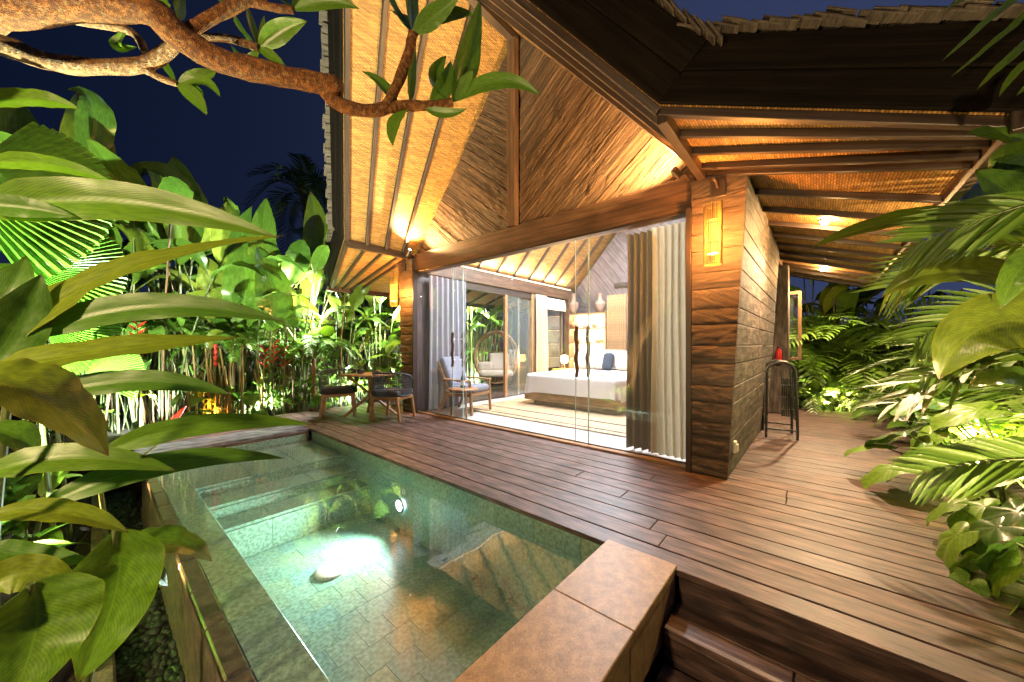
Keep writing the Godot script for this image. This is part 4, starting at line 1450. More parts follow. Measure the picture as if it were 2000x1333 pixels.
func build_terrace() -> void:
	rope_chair("black cord armchair with its back to the garden, across the table", V(-6.55, 0.0, 2.86), deg_to_rad(62))
	rope_chair("black cord armchair with its back to the glass front", V(-5.50, 0.0, 3.30), deg_to_rad(205))
	var tb := thing("dining_table", "square wooden table on crossed legs between two cord chairs", "table", V(-6.02, 0.0, 3.18), 0.35)
	for k in 5:
		part("top_board", box(0.70, 0.028, 0.137, 0.004), M.teak, tb, Vector3(0, 0.736, -0.28 + k * 0.14))
	for s in [-1.0, 1.0]:
		part("leg", timber(Vector3(s * 0.33, 0.0, 0.30), Vector3(-s * 0.28, 0.72, -0.25), 0.04, 0.045, Vector3.RIGHT, 0.008), M.teak, tb)
		part("leg", timber(Vector3(s * 0.33, 0.0, -0.30), Vector3(-s * 0.28, 0.72, 0.25), 0.04, 0.045, Vector3.RIGHT, 0.008), M.teak, tb)
	part("hub", box(0.08, 0.10, 0.08, 0.01), M.teak, tb, Vector3(0, 0.37, 0))
	var pot := thing("potted_succulent", "small dark pot with an upright green plant on the square table", "plant", V(-6.14, 0.751, 3.06))
	part("pot", lathe([Vector2(0.0, 0.0), Vector2(0.05, 0.0), Vector2(0.062, 0.03), Vector2(0.06, 0.07), Vector2(0.045, 0.09), Vector2(0.04, 0.085), Vector2(0.0, 0.08)], 18), M.black_metal, pot)
	for k in 7:
		var a := k * 0.9
		part("leaf", blade_mesh([Vector3(0, 0.08, 0), Vector3(cos(a) * 0.05, 0.17, sin(a) * 0.05), Vector3(cos(a) * 0.13, 0.22 + 0.03 * sin(k * 2.0), sin(a) * 0.13)], 0.035, "lance", 0.3, 0.0, 0.0, 8), M.paddle_b, pot)
	var cup := thing("ash_pot", "small round black lidded pot on the square table", "pot", V(-5.90, 0.751, 3.26))
	part("bowl", lathe([Vector2(0.0, 0.0), Vector2(0.035, 0.0), Vector2(0.05, 0.03), Vector2(0.04, 0.055), Vector2(0.0, 0.06)], 16), M.bronze, cup)
	part("lid", lathe([Vector2(0.03, 0.058), Vector2(0.02, 0.068), Vector2(0.0, 0.07)], 12), M.black_metal, cup)
	# woven pendant lamps on both end posts
	for k in [[-0.72, 3.60, "woven cane pendant lamp hanging from the bracket on the broad hewn column"], [-5.96, 3.60, "woven cane pendant lamp hanging on the post beside the cord chairs"]]:
		var pl := thing("pendant_lamp", k[2], "lamp", V(k[0], 1.97, k[1]))
		part("lamp_shade", lathe([Vector2(0.052, 0.10), Vector2(0.054, 0.40)], 20), M.lamp_shade, pl)
		var st := tool()
		for j in 30:
			var a := TAU * j / 30.0
			add_tube(st, [Vector3(cos(a) * 0.070, 0.0, sin(a) * 0.070), Vector3(cos(a) * 0.072, 0.54 + 0.014 * cos(a), sin(a) * 0.072)], [0.0042], 4, 0.0, false)
		part("cane_slats", done(st), M.bamboo_cane, pl)
		for j in 4:
			var ring := []
			for i in 21:
				var a := TAU * i / 20.0
				ring.append(Vector3(cos(a) * 0.073, 0.01 + j * 0.175, sin(a) * 0.073))
			part("cane_ring", tube(ring, [0.003], 4), M.bamboo_cane, pl)
		part("cord", tube([Vector3(0, 0.40, 0), Vector3(0, 0.76, 0)], [0.003], 5), M.black_metal, pl)
		var y := 0.77
		part("bracket", tube([Vector3(0, y, 0), Vector3(0, y + 0.02, -0.10), Vector3(0, y - 0.02, -0.215)], [0.012], 8), M.bronze, pl)
		part("back_plate", box(0.13, 0.16, 0.02, 0.003), M.frame_dark, pl, Vector3(0, y - 0.02, -0.205))
		part("bulb", lathe([Vector2(0.0, 0.16), Vector2(0.03, 0.19), Vector2(0.035, 0.24), Vector2(0.015, 0.32), Vector2(0.0, 0.32)], 14), M.lamp_warm, pl)
		bulb(pl, Vector3(0, 0.24, 0), L.pendant, Color(1.0, 0.66, 0.32), 0.05)
	# spotlights on the beam ends that wash the gable
	for k in [[-1.03, 1.0, "bronze tube spotlight clamped at the column end of the front beam"], [-5.58, -1.0, "bronze tube spotlight clamped at the garden end of the front beam"]]:
		var s: float = k[1]
		var sp := thing("spotlight", k[2], "spotlight", V(k[0], 2.90, 3.66))
		var dir := Vector3(-s * 0.62, 0.85, -0.05).normalized()
		part("housing", tube([-dir * 0.06, dir * 0.07], [0.034], 14), M.bronze, sp)
		part("lamp_lens", tube([dir * 0.066, dir * 0.074], [0.028], 14), M.lamp_white, sp)
		part("bracket", tube([Vector3.ZERO, Vector3(s * 0.05, -0.01, -0.02), Vector3(s * 0.06, -0.01, -0.20)], [0.012], 8), M.bronze, sp)
		spot(sp, dir * 0.10, dir, 70.0, L.gable, Color(1.0, 0.80, 0.52), 0.03)
	# recessed lights in the side ceiling
	for k in [[5.28, "small domed downlight under the woven side ceiling near the hewn column"], [8.55, "small domed downlight under the woven side ceiling over the black rack end"]]:
		var d: float = k[0]
		var y := roof_at(0.05 - RX) - 0.012
		var dl := thing("downlight", k[1], "downlight", V(0.05, y, d))
		part("ring", lathe([Vector2(0.04, -0.002), Vector2(0.044, -0.012), Vector2(0.056, -0.012), Vector2(0.06, 0.004)], 20), M.bronze, dl)
		part("lamp_lens", lathe([Vector2(0.0, -0.065), Vector2(0.028, -0.055), Vector2(0.04, -0.025), Vector2(0.04, -0.005)], 18), M.lamp_white, dl)
		spot(dl, Vector3(0, -0.09, 0), Vector3(0, -1, 0), 80.0, L.downlight, Color(1.0, 0.86, 0.68), 0.04)
		bulb(dl, Vector3(0, -0.05, 0), L.downlight * 0.2, Color(1.0, 0.78, 0.5), 0.03)
	# black rack, extinguisher, socket
	var rack := thing("luggage_rack", "black metal rack with arched end frames and slatted black panel", "rack", V(-0.42, 0.0, 6.22), 0.18)
	for z in [-0.22, 0.22]:
		var pts := []
		for j in 21:
			var a := lerpf(0.0, PI, j / 20.0)
			pts.append(Vector3(cos(a) * 0.16, 0.86 + sin(a) * 0.17, z * (0.55 if j > 3 and j < 17 else 1.0) if false else z))
		pts.push_front(Vector3(0.17, 0.0, z))
		pts.append(Vector3(-0.17, 0.0, z))
		part("end_frame", tube(pts, [0.016], 8), M.black_metal, rack)
		part("crossbar", tube([Vector3(-0.165, 0.12, z), Vector3(0.165, 0.12, z)], [0.012], 6), M.black_metal, rack)
	for x in [-0.165, 0.165]:
		part("long_bar", tube([Vector3(x, 0.25, -0.22), Vector3(x, 0.25, 0.22)], [0.012], 6), M.black_metal, rack)
	part("long_bar", tube([Vector3(0, 1.03, -0.22), Vector3(0, 1.03, 0.22)], [0.012], 6), M.black_metal, rack)
	for k in 7:
		part("slat", tube([Vector3(0.03 + k * 0.024, 0.27, 0.02), Vector3(0.03 + k * 0.024, 0.80, 0.02)], [0.011], 6), M.black_metal, rack)
	for y in [0.36, 0.53, 0.70]:
		part("binding", box(0.19, 0.012, 0.03, 0.002), M.black_metal, rack, Vector3(0.10, y, 0.02))
	var ext := thing("fire_extinguisher", "red fire extinguisher hung on the dark pilaster", "extinguisher", V(-0.56, 0.92, 8.14))
	ext.scale = Vector3.ONE * 0.68
	part("cylinder", lathe([Vector2(0.0, 0.0), Vector2(0.065, 0.01), Vector2(0.07, 0.04), Vector2(0.07, 0.30), Vector2(0.05, 0.37), Vector2(0.02, 0.40), Vector2(0.0, 0.40)], 18), M.red_paint, ext)
	part("valve", box(0.05, 0.06, 0.05, 0.006), M.black_metal, ext, Vector3(0, 0.43, 0))
	part("lever", box(0.03, 0.015, 0.14, 0.004), M.red_paint, ext, Vector3(0, 0.47, 0.04))
	part("hose", tube([Vector3(0.02, 0.43, 0.02), Vector3(0.08, 0.40, 0.05), Vector3(0.09, 0.25, 0.04), Vector3(0.085, 0.1, 0.02)], [0.01], 6), M.black_metal, ext)
	part("wall_hook", box(0.03, 0.06, 0.10, 0.002), M.steel, ext, Vector3(0, 0.36, -0.06))
	var so := thing("wall_socket", "small cream socket box low on the planked flank wall", "socket", V(-0.622, 0.27, 4.03), 0.0)
	part("housing", box(0.04, 0.11, 0.08, 0.006), M.cream, so)
	part("flap", box(0.012, 0.075, 0.065, 0.004), M.cream, so, Vector3(0.026, -0.008, 0))


# ---------------------------------------------------------------- plants
func profile(kind: String, t: float) -> float:
	match kind:
		"lance":
			return pow(sin(PI * pow(t, 0.82)), 0.85)
		"strap":
			return minf(1.0, t * 6.0 + 0.25) * (1.0 - pow(t, 3.0))
		"round":
			return pow(sin(PI * pow(t, 0.62)), 0.7)
		_:
			return pow(clampf(t / 0.24, 0.0, 1.0), 0.65) * (1.0 - pow(clampf((t - 0.35) / 0.65, 0.0, 1.0), 2.3))


# a leaf blade along three (or more) points; fold lifts its halves, wave ripples its rims, roll turns it about its rib
func add_blade(st: SurfaceTool, ctrl: Array, width: float, kind: String, fold := 0.25, wave := 0.0, roll := 0.0, nseg := 16, face := Vector3.UP, ncross := 6) -> void:
	var path := []
	for i in nseg + 1:
		var t := float(i) / nseg
		if ctrl.size() == 3:
			path.append((ctrl[0] as Vector3) * (1 - t) * (1 - t) + (ctrl[1] as Vector3) * 2.0 * t * (1 - t) + (ctrl[2] as Vector3) * t * t)
		else:
			path.append((ctrl[0] as Vector3).bezier_interpolate(ctrl[1], ctrl[2], ctrl[3], t))
	var ph := rng.randf() * TAU
	var rows := []
	for i in nseg + 1:
		var t := float(i) / nseg
		var dir: Vector3 = (path[mini(i + 1, nseg)] - path[maxi(i - 1, 0)]).normalized()
		var side := dir.cross(face)
		if side.length() < 0.05:
			side = dir.cross(Vector3.RIGHT)
		side = side.normalized().rotated(dir, roll)
		var up := side.cross(dir)
		var w := width * 0.5 * profile(kind, t)
		var row := []
		for k in ncross + 1:
			var s := (float(k) / ncross) * 2.0 - 1.0
			var lift := fold * absf(s) * w * (1.0 - 0.35 * absf(s))
			var ripple := wave * w * s * s * sin(t * 17.0 + ph + (1.6 if s > 0 else 0.0)) + wave * 0.6 * w * absf(s) * sin(t * 41.0 + ph * 2.0 + s)
			row.append([path[i] + side * s * w * (1.0 - 0.12 * fold * absf(s)) + up * (lift + ripple), Vector2(0.5 + s * 0.5, t)])
		rows.append(row)
	st.set_smooth_group(1)
	for i in nseg:
		for k in ncross:
			quad(st, rows[i][k][0], rows[i + 1][k][0], rows[i + 1][k + 1][0], rows[i][k + 1][0], rows[i][k][1], rows[i + 1][k][1], rows[i + 1][k + 1][1], rows[i][k + 1][1])


func blade_mesh(ctrl: Array, width: float, kind: String, fold := 0.25, wave := 0.0, roll := 0.0, nseg := 16, face := Vector3.UP, ncross := 6) -> ArrayMesh:
	var st := tool()
	add_blade(st, ctrl, width, kind, fold, wave, roll, nseg, face, ncross)
	return done(st, true)


# a stalked leaf in one mesh: stalk from the origin upwards, leaning towards +x, then the blade
func stalked(stalk: float, lean: float, blade: float, width: float, droop: float, m: Material, ms: Material, thick := 0.011, kind := "paddle") -> ArrayMesh:
	var top := Vector3(lean * stalk, stalk * sqrt(maxf(0.05, 1.0 - lean * lean)), 0)
	var dir := Vector3(lean * 1.6 + 0.25, 0.9, 0).normalized()
	var st := tool()
	add_tube(st, [Vector3.ZERO, Vector3(top.x * 0.35, top.y * 0.55, 0.01), top, top + dir * blade * 0.12], [thick * 1.5, thick * 1.1, thick * 0.8, thick * 0.4], 6, 0.0, false)
	var mesh := done(st, false, ms)
	var bt := tool()
	var out := Vector3(1, 0, rng.randf_range(-0.2, 0.2))
	var mid := top + dir * blade * 0.55
	var tip := top + dir * blade * 0.75 * (1.0 - droop * 0.5) + out * blade * (0.30 + 0.35 * droop) - Vector3(0, blade * droop * 0.75, 0)
	add_blade(bt, [top, mid, tip], width, kind, rng.randf_range(0.15, 0.5), rng.randf_range(0.04, 0.12), rng.randf_range(-0.5, 0.5), 14, Vector3.UP if lean > 0.12 else Vector3(-0.7, 0.7, 0))
	bt.index()
	bt.generate_normals()
	bt.set_material(m)
	bt.commit(mesh)
	return mesh


# a feather palm frond: from the origin up and out along +x
func frond_mesh(length: float, arch: float, pairs: int, leaflet: float, width: float, m: Material, ms: Material, bare := 0.22, up := 0.9) -> ArrayMesh:
	var a := Vector3.ZERO
	var b := Vector3(length * 0.30, length * up, 0)
	var c := Vector3(length * 0.95, length * (up - arch), 0)
	var pt := func(t: float) -> Vector3: return a * (1 - t) * (1 - t) + b * 2.0 * t * (1 - t) + c * t * t
	var st := tool()
	var pts := []
	for i in 13:
		pts.append(pt.call(i / 12.0))
	add_tube(st, pts, [0.012, 0.011, 0.010, 0.009, 0.008, 0.0075, 0.007, 0.006, 0.005, 0.004, 0.003, 0.002, 0.0015], 5, 0.0, false)
	var mesh := done(st, false, ms)
	var lt := tool()
	for k in pairs:
		var t := lerpf(bare, 0.985, float(k) / (pairs - 1))
		var p: Vector3 = pt.call(t)
		var dir: Vector3 = ((pt.call(minf(t + 0.02, 1.0)) as Vector3) - (pt.call(t - 0.02) as Vector3)).normalized()
		var up_ := Vector3(0, 0, 1).cross(dir).normalized()
		if up_.y < 0:
			up_ = -up_
		for s in [-1.0, 1.0]:
			var ll := leaflet * pow(sin(PI * lerpf(0.22, 0.93, t)), 0.7) * rng.randf_range(0.85, 1.12)
			var d := (Vector3(0, 0, s) * 0.80 + dir * lerpf(0.45, 0.95, t) + up_ * rng.randf_range(0.10, 0.42)).normalized()
			var q := p + d * ll * 0.55
			var e := p + d * ll * 0.97 - Vector3(0, ll * rng.randf_range(0.10, 0.30), 0)
			add_blade(lt, [p, q, e], width, "strap", 0.35, 0.0, rng.randf_range(-0.3, 0.3), 4, up_, 2)
	lt.index()
	lt.generate_normals()
	lt.set_material(m)
	lt.commit(mesh)
	return mesh


# a pleated fan leaf: hub at the origin, spread in the x, y plane round +y
func fan_mesh(radius: float, spread: float, ribs: int, m: Material, dish := 0.2) -> ArrayMesh:
	var st := tool()
	st.set_smooth_group(-1)
	var steps := 6
	var pt := func(k: float, j: int) -> Vector3:
		var a := lerpf(-spread, spread, k / ribs)
		var r: float = radius * [0.02, 0.3, 0.55, 0.78, 0.92, 1.0, 1.0][j]
		var z := 0.018 * radius * (1.0 if int(round(k * 2.0)) % 2 else -1.0) * (r / radius) * 1.4
		return Vector3(sin(a) * r, cos(a) * r, z - dish * r * r / radius)
	for k in ribs:
		for h in 2:
			var k0 := k + h * 0.5
			for j in steps - 1:
				var a: Vector3 = pt.call(k0, j)
				var b: Vector3 = pt.call(k0, j + 1)
				var c: Vector3 = pt.call(k0 + 0.5, j + 1)
				var d: Vector3 = pt.call(k0 + 0.5, j)
				if j >= 3:           # the rim is split between the ribs
					var f0 := 0.12 * (j - 3)
					var f1 := 0.12 * (j - 2) + 0.05
					if h == 0:
						a = a.lerp(d, f0)
						b = b.lerp(c, f1)
					else:
						d = d.lerp(a, f0)
						c = c.lerp(b, f1)
				quad(st, a, b, c, d, Vector2(0.5 + (0.02 if h else -0.02) + (k % 7) * 0.05, j / 6.0), Vector2(0.5 + (k % 7) * 0.05, (j + 1) / 6.0), Vector2(0.52 + (k % 7) * 0.05, (j + 1) / 6.0), Vector2(0.52 + (k % 7) * 0.05, j / 6.0))
	return done(st, false, m)


# a heart-shaped aroid leaf: stalk joins at the origin, tip towards +x, lying in the x, z plane
func heart_mesh(size: float, m: Material, cup := 0.25, ruffle := 0.06, curl := 0.25) -> ArrayMesh:
	var st := tool()
	st.set_smooth_group(1)
	var n := 36
	var rings := 6
	var ph := rng.randf() * TAU
	var rim := func(k: int) -> Vector2:
		var a := TAU * k / n + PI          # starts at the notch behind the stalk
		var c := cos(a)
		var s := sin(a)
		var r := 0.52 + 0.10 * absf(s)
		if c > 0:
			r += 0.52 * pow(c, 2.6)
		else:
			r *= 1.0 - 0.75 * pow(-c, 7.0)
		return Vector2(c * r, s * r * 0.92)
	var pt := func(k: int, j: int) -> Array:
		var e: Vector2 = rim.call(k % n)
		var f := float(j) / rings
		var p := e * f
		var y := cup * 0.5 * absf(p.y) - curl * p.x * absf(p.x) + ruffle * f * f * sin(k * 1.3 + ph) - 0.12 * f * f
		y += 0.020 * f * cos(TAU * k / n * 9.0) 
		return [Vector3(p.x, y, p.y) * size, Vector2(0.5 + p.y * 0.75, clampf(0.35 + p.x * 0.55, 0.0, 1.0))]
	for k in n:
		for j in rings:
			var a: Array = pt.call(k, j)
			var b: Array = pt.call(k, j + 1)
			var c: Array = pt.call(k + 1, j + 1)
			var d: Array = pt.call(k + 1, j)
			quad(st, a[0], b[0], c[0], d[0], a[1], b[1], c[1], d[1])
	return done(st, true, m)


var kinds := {}           # shared leaf meshes


func make_leaf_kinds() -> void:
	kinds.heliconia = []
	for k in 14:
		var m: Material = [M.paddle_a, M.paddle_b, M.paddle_a, M.paddle_c][k % 4]
		kinds.heliconia.append(stalked(rng.randf_range(1.1, 2.5), rng.randf_range(0.02, 0.30), rng.randf_range(0.7, 1.15), rng.randf_range(0.20, 0.32), rng.randf_range(0.05, 0.75), m, M.stalk if k % 6 else M.stalk_brown))
	kinds.banana = []
	for k in 6:
		kinds.banana.append(stalked(rng.randf_range(1.5, 2.6), rng.randf_range(0.05, 0.28), rng.randf_range(1.2, 1.7), rng.randf_range(0.42, 0.58), rng.randf_range(0.05, 0.5), [M.paddle_b, M.paddle_c, M.paddle_a][k % 3], M.stalk, 0.02))
	kinds.low = []
	for k in 8:
		kinds.low.append(stalked(rng.randf_range(0.15, 0.5), rng.randf_range(0.1, 0.5), rng.randf_range(0.22, 0.5), rng.randf_range(0.09, 0.2), rng.randf_range(0.1, 0.7), [M.paddle_b, M.aroid_b, M.paddle_a, M.aroid_a][k % 4], M.stalk, 0.005, "lance"))
	kinds.areca = []
	for k in 5:
		kinds.areca.append(frond_mesh(rng.randf_range(1.3, 2.0), rng.randf_range(0.3, 0.9), 30, rng.randf_range(0.42, 0.55), 0.034, [M.frond_a, M.frond_b][k % 2], M.stalk))
	kinds.small_palm = []
	for k in 4:
		kinds.small_palm.append(frond_mesh(rng.randf_range(0.7, 1.0), rng.randf_range(0.3, 0.7), 22, rng.randf_range(0.26, 0.34), 0.024, [M.frond_a, M.frond_b][k % 2], M.stalk))
	kinds.fern = []
	for k in 4:
		kinds.fern.append(frond_mesh(rng.randf_range(0.5, 0.8), rng.randf_range(0.4, 0.8), 34, rng.randf_range(0.13, 0.19), 0.020, M.fern, M.stalk, 0.12, 0.75))
	kinds.aroid = []
	for k in 6:
		kinds.aroid.append(heart_mesh(1.0, [M.aroid_a, M.aroid_b, M.aroid_c][k % 3], rng.randf_range(0.15, 0.4), rng.randf_range(0.03, 0.07), rng.randf_range(0.15, 0.4)))


func clump(called: String, label: String, kind: String, pos: Vector3, count: int, size: float, group: String, spread := 0.10, category := "plant", leaf := "leaf", tilt := 0.12, arc := [0.0, TAU]) -> Node3D:
	var t := thing(called, label, category, pos, 0.0, group)
	for k in count:
		var a: float = lerpf(arc[0], arc[1], (k + rng.randf() * 0.8) / count)
		var b := Basis(Vector3.UP, a).rotated(Vector3(sin(a), 0, cos(a)), rng.randf_range(-tilt, tilt)).scaled(Vector3.ONE * size * rng.randf_range(0.8, 1.15))
		var r := spread * sqrt(rng.randf())
		part(leaf, kinds[kind][rng.randi() % kinds[kind].size()], null, t, Vector3(cos(a) * r, -0.02, -sin(a) * r), b)
	return t


func aroid(called: String, label: String, pos: Vector3, leaves: Array, group := "") -> Node3D:
	# leaves: [position of the leaf relative to pos, size, heading, pitch]
	var t := thing(called, label, "plant", pos, 0.0, group)
	for l in leaves:
		var p: Vector3 = l[0]
		var b := Basis(Vector3.UP, l[2]) * Basis(Vector3.BACK, -l[3]) * Basis(Vector3.RIGHT, rng.randf_range(-0.25, 0.25))
		part("leaf", kinds.aroid[rng.randi() % 6], null, t, p, b.scaled(Vector3.ONE * l[1]))
		part("stalk", tube([Vector3(rng.randf_range(-0.04, 0.04), -0.02, rng.randf_range(-0.04, 0.04)), p * Vector3(0.45, 0.7, 0.45), p], [0.010, 0.008, 0.005], 6), M.stalk, t)
	return t


func stone_wall(label: String, a: Vector3, b: Vector3, height: float) -> void:
	var w := thing("stone_wall", label, "wall", a)
	var dir := (b - a).normalized()
	var len_ := a.distance_to(b)
	var n := dir.cross(Vector3.UP)
	var meshes := [stone_mesh(21), stone_mesh(22), stone_mesh(23), stone_mesh(24)]
	var y := 0.12
	while y < height:
		var x := rng.randf_range(0.0, 0.15)
		while x < len_:
			var s := rng.randf_range(0.13, 0.22)
			part("stone", meshes[rng.randi() % 4], M["lava%d" % (rng.randi() % 3)], w, dir * x + Vector3(0, y + rng.randf_range(-0.03, 0.03), 0) + n * rng.randf_range(-0.03, 0.03), Basis(Vector3.UP, rng.randf() * TAU).scaled(Vector3(s, s * 0.85, s)))
			x += s * 1.75
		y += 0.27
	part("mortar", timber(Vector3(0, height / 2.0 - 0.1, 0) - n * 0.0, dir * len_ + Vector3(0, height / 2.0 - 0.1, 0), 0.2, height), M.lava0, w)


func build_left_garden() -> void:
	make_leaf_kinds()
	stone_wall("dark lava stone garden wall behind the tall heliconias", V(-10.3, -0.12, -1.2), V(-10.3, -0.12, 9.5), 2.1)
	# tall heliconias in rows
	var hl := "tall paddle-leaved heliconia in the bank beyond the pool"
	var hg := "heliconias beyond the pool"
	for p in [[-8.0, 0.7], [-8.6, 1.2], [-8.15, 1.75], [-8.9, 2.2], [-8.05, 2.6], [-8.7, 3.1], [-8.0, 3.5], [-8.8, 4.0], [-8.1, 4.5], [-8.9, 5.0], [-9.4, 0.4], [-9.5, 1.7], [-9.6, 2.9], [-9.6, 4.2], [-8.3, 0.0], [-9.2, -0.5], [-8.4, 5.5], [-9.1, 6.1], [-8.5, 6.8]]:
		clump("heliconia", hl, "heliconia", V(p[0], -0.1, p[1]), 13, rng.randf_range(0.95, 1.25), hg, 0.28)
	for p in [[-9.3, 0.9], [-9.8, 2.0], [-9.4, 3.2], [-9.8, 4.4], [-9.3, 5.3], [-9.9, 0.0], [-9.0, 7.2], [-9.3, 8.0], [-8.6, 8.4], [-9.4, 9.0], [-8.5, 9.4], [-8.2, 7.6]]:
		clump("heliconia", "very tall heliconia at the back of the bank", "heliconia", V(p[0], -0.1, p[1]), 13, rng.randf_range(1.35, 1.65), "tall heliconias at the back", 0.3)
	for p in [[-9.2, 1.0, 1.25], [-9.7, 2.3, 1.2], [-9.3, 3.5, 1.15], [-8.9, -0.2, 1.35], [-9.6, 5.4, 1.1], [-8.9, 8.0, 1.0], [-8.7, 6.6, 1.1]]:
		clump("banana_plant", "broad-leaved banana plant rising over the heliconias", "banana", V(p[0], -0.1, p[1]), 6, p[2], "bananas over the heliconias", 0.12)
	for k in 22:
		clump("heliconia", "waist-high young heliconia filling the front of the bank", "heliconia", V(rng.randf_range(-8.6, -7.85), -0.1, 0.1 + k * 0.36), 11, rng.randf_range(0.5, 0.78), "young heliconias at the front", 0.2, "plant", "leaf", 0.25)
	# undergrowth at the foot of the bank
	for k in 26:
		var d := rng.randf_range(-0.4, 6.5)
		clump("leafy_shrub", "knee-high leafy shrub at the foot of the heliconias", "low", V(rng.randf_range(-8.3, -7.8), -0.1, d), 12, rng.randf_range(0.9, 1.5), "shrubs along the deck edge", 0.10, "plant", "leaf", 0.25)
	for p in [[-7.62, 1.1], [-7.7, 1.9], [-7.6, 3.1], [-7.65, 4.3]]:
		var ls := []
		for k in 7:
			var a := rng.randf() * TAU
			ls.append([Vector3(cos(a) * rng.randf_range(0.08, 0.3), rng.randf_range(0.2, 0.55), sin(a) * rng.randf_range(0.08, 0.3)), rng.randf_range(0.13, 0.22), -a, rng.randf_range(-0.1, 0.9)])
		aroid("elephant_ear", "glossy elephant-ear plant growing between the shrubs by the deck", V(p[0], -0.1, p[1]), ls, "elephant ears by the deck")
	for p in [[-7.9, 1.6, 1.1], [-8.3, 0.5, 1.4], [-7.8, 2.9, 1.0]]:
		clump("tree_fern", "feathery green fern between the heliconias", "fern", V(p[0], 0.5 + 0.5 * p[2], p[1]), 12, p[2] * 1.3, "ferns between the heliconias", 0.03, "fern", "frond", 0.2)
		part("fern_stem", tube([V(0, -0.62 - 0.5 * p[2], 0), Vector3(0.03, -0.2, 0), Vector3.ZERO], [0.05, 0.04, 0.03], 7, 0.1), M.stalk_brown, get_child(get_child_count() - 1))
	# big paddles that stand against the sky
	var sp := thing("banana_plant", "banana plant whose broad paddles stand out against the night sky", "plant", V(-8.6, -0.1, 0.9))
	for l in [[350, 520, 6.0, 325, 350, 6.0, 212, 392, 5.8, 100, 0.5], [352, 520, 6.1, 356, 400, 6.2, 338, 304, 6.3, 74, -0.3], [140, 470, 5.2, 168, 310, 5.2, 150, 180, 5.4, 90, 0.3], [60, 470, 5.2, 40, 300, 5.2, 18, 178, 5.2, 90, -0.3], [160, 330, 5.2, 182, 215, 5.2, 128, 176, 5.0, 60, 0.4], [430, 520, 6.4, 436, 450, 6.5, 444, 392, 6.6, 40, 0.2], [508, 540, 6.4, 512, 460, 6.5, 520, 386, 6.6, 50, 0.3], [482, 560, 6.4, 470, 480, 6.4, 492, 402, 6.5, 44, -0.3], [612, 560, 7.6, 618, 460, 7.8, 606, 374, 8.0, 52, 0.1], [260, 430, 5.8, 330, 385, 5.8, 378, 364, 5.9, 34, 0.3], [560, 560, 6.8, 580, 500, 6.8, 592, 468, 6.8, 50, 0.6], [420, 640, 6.2, 415, 560, 6.2, 400, 500, 6.2, 60, 0.2], [470, 650, 6.3, 480, 540, 6.3, 470, 470, 6.4, 74, -0.2], [530, 640, 6.3, 530, 560, 6.4, 500, 480, 6.4, 70, 0.3]]:
		l.append(["paddle_b", "paddle_c", "paddle_a"][sp.get_child_count() % 3])
		near_leaf(sp, l)
		part("leaf_stalk", tube([Vector3((at(l[0], l[1], l[2]) - sp.position).x * 0.8, 0, (at(l[0], l[1], l[2]) - sp.position).z), at(l[0], l[1], l[2]) - sp.position], [0.02, 0.012], 6), M.stalk, sp)
	# red hanging flowers
	for p in [[420, 700, 6.0], [535, 690, 6.4], [516, 700, 6.4], [555, 700, 6.6], [268, 655, 5.0]]:
		var base := at(p[0], p[1], p[2])
		var f := thing("heliconia_flower", "red lobster-claw flower spike among the heliconia stems", "flower", Vector3(base.x, -0.1, base.z), rng.randf() * TAU, "red flower spikes")
		var h: float = base.y + 0.1
		part("stem", tube([Vector3.ZERO, Vector3(0.02, h * 0.5, 0), Vector3(0, h + 0.18, 0)], [0.012, 0.010, 0.006], 6), M.stalk, f)
		for k in 8:
			var s := -1.0 if k % 2 else 1.0
			part("bract", blade_mesh([Vector3(0, h - 0.18 + k * 0.045, 0), Vector3(s * 0.05, h - 0.16 + k * 0.05, 0), Vector3(s * 0.10, h - 0.10 + k * 0.05, 0.01)], 0.06, "lance", 1.2, 0.0, 0.0, 5, Vector3.UP, 4), M.bract, f)
	# golden canes by the platform
	var cane := thing("bamboo_clump", "golden bamboo canes at the end of the wooden platform", "bamboo", V(-7.62, -0.1, 1.42))
	for k in 16:
		var x := rng.randf_range(-0.14, 0.14)
		var z := rng.randf_range(-0.55, 0.55)
		var h := rng.randf_range(0.9, 1.7)
		part("cane", tube([Vector3(x, 0, z), Vector3(x + rng.randf_range(-0.05, 0.05), h * 0.5, z), Vector3(x + rng.randf_range(-0.15, 0.15), h, z + rng.randf_range(-0.1, 0.1))], [0.016, 0.015, 0.012], 7), M.bamboo_cane, cane)
	# fan palms between the near leaves and the bank
	for p in [[-75, 365, 2.5, 0.74, 1.25, 0.15, "largest bright green pleated fan palm leaf, topmost behind the ginger"], [55, 525, 2.9, 0.56, 1.15, 0.35, "mid-sized pleated fan palm leaf between two long ginger leaves"], [165, 735, 3.2, 0.38, 0.95, 0.35, "smallest pleated fan palm leaf, low above the wooden platform"], [90, 640, 3.4, 0.5, 1.2, -0.1, "upright pleated fan palm leaf under the mid-sized one"]]:
		var hub := at(p[0], p[1], p[2])
		var f := thing("fan_palm", p[6], "palm", Vector3(hub.x, -0.64, hub.z), 0.0, "fan palms behind the ginger")
		var yaw := deg_to_rad(TURN) + 0.35
		var b := Basis(Vector3.UP, yaw) * Basis(Vector3.RIGHT, -0.25) * Basis(Vector3.BACK, -(PI / 2 - p[5]))
		part("fan_leaf", fan_mesh(p[3], p[4], 30, M.fan), null, f, Vector3(0, hub.y + 0.64, 0), b)
		part("stem", tube([Vector3(0.1, 0, -0.15), Vector3(0.0, (hub.y + 0.64) * 0.6, -0.05), Vector3(0, hub.y + 0.64, 0)], [0.02, 0.015, 0.01], 7), M.stalk, f)
	# dark coconut palm against the sky
	var crown := at(598, 400, 15.0)
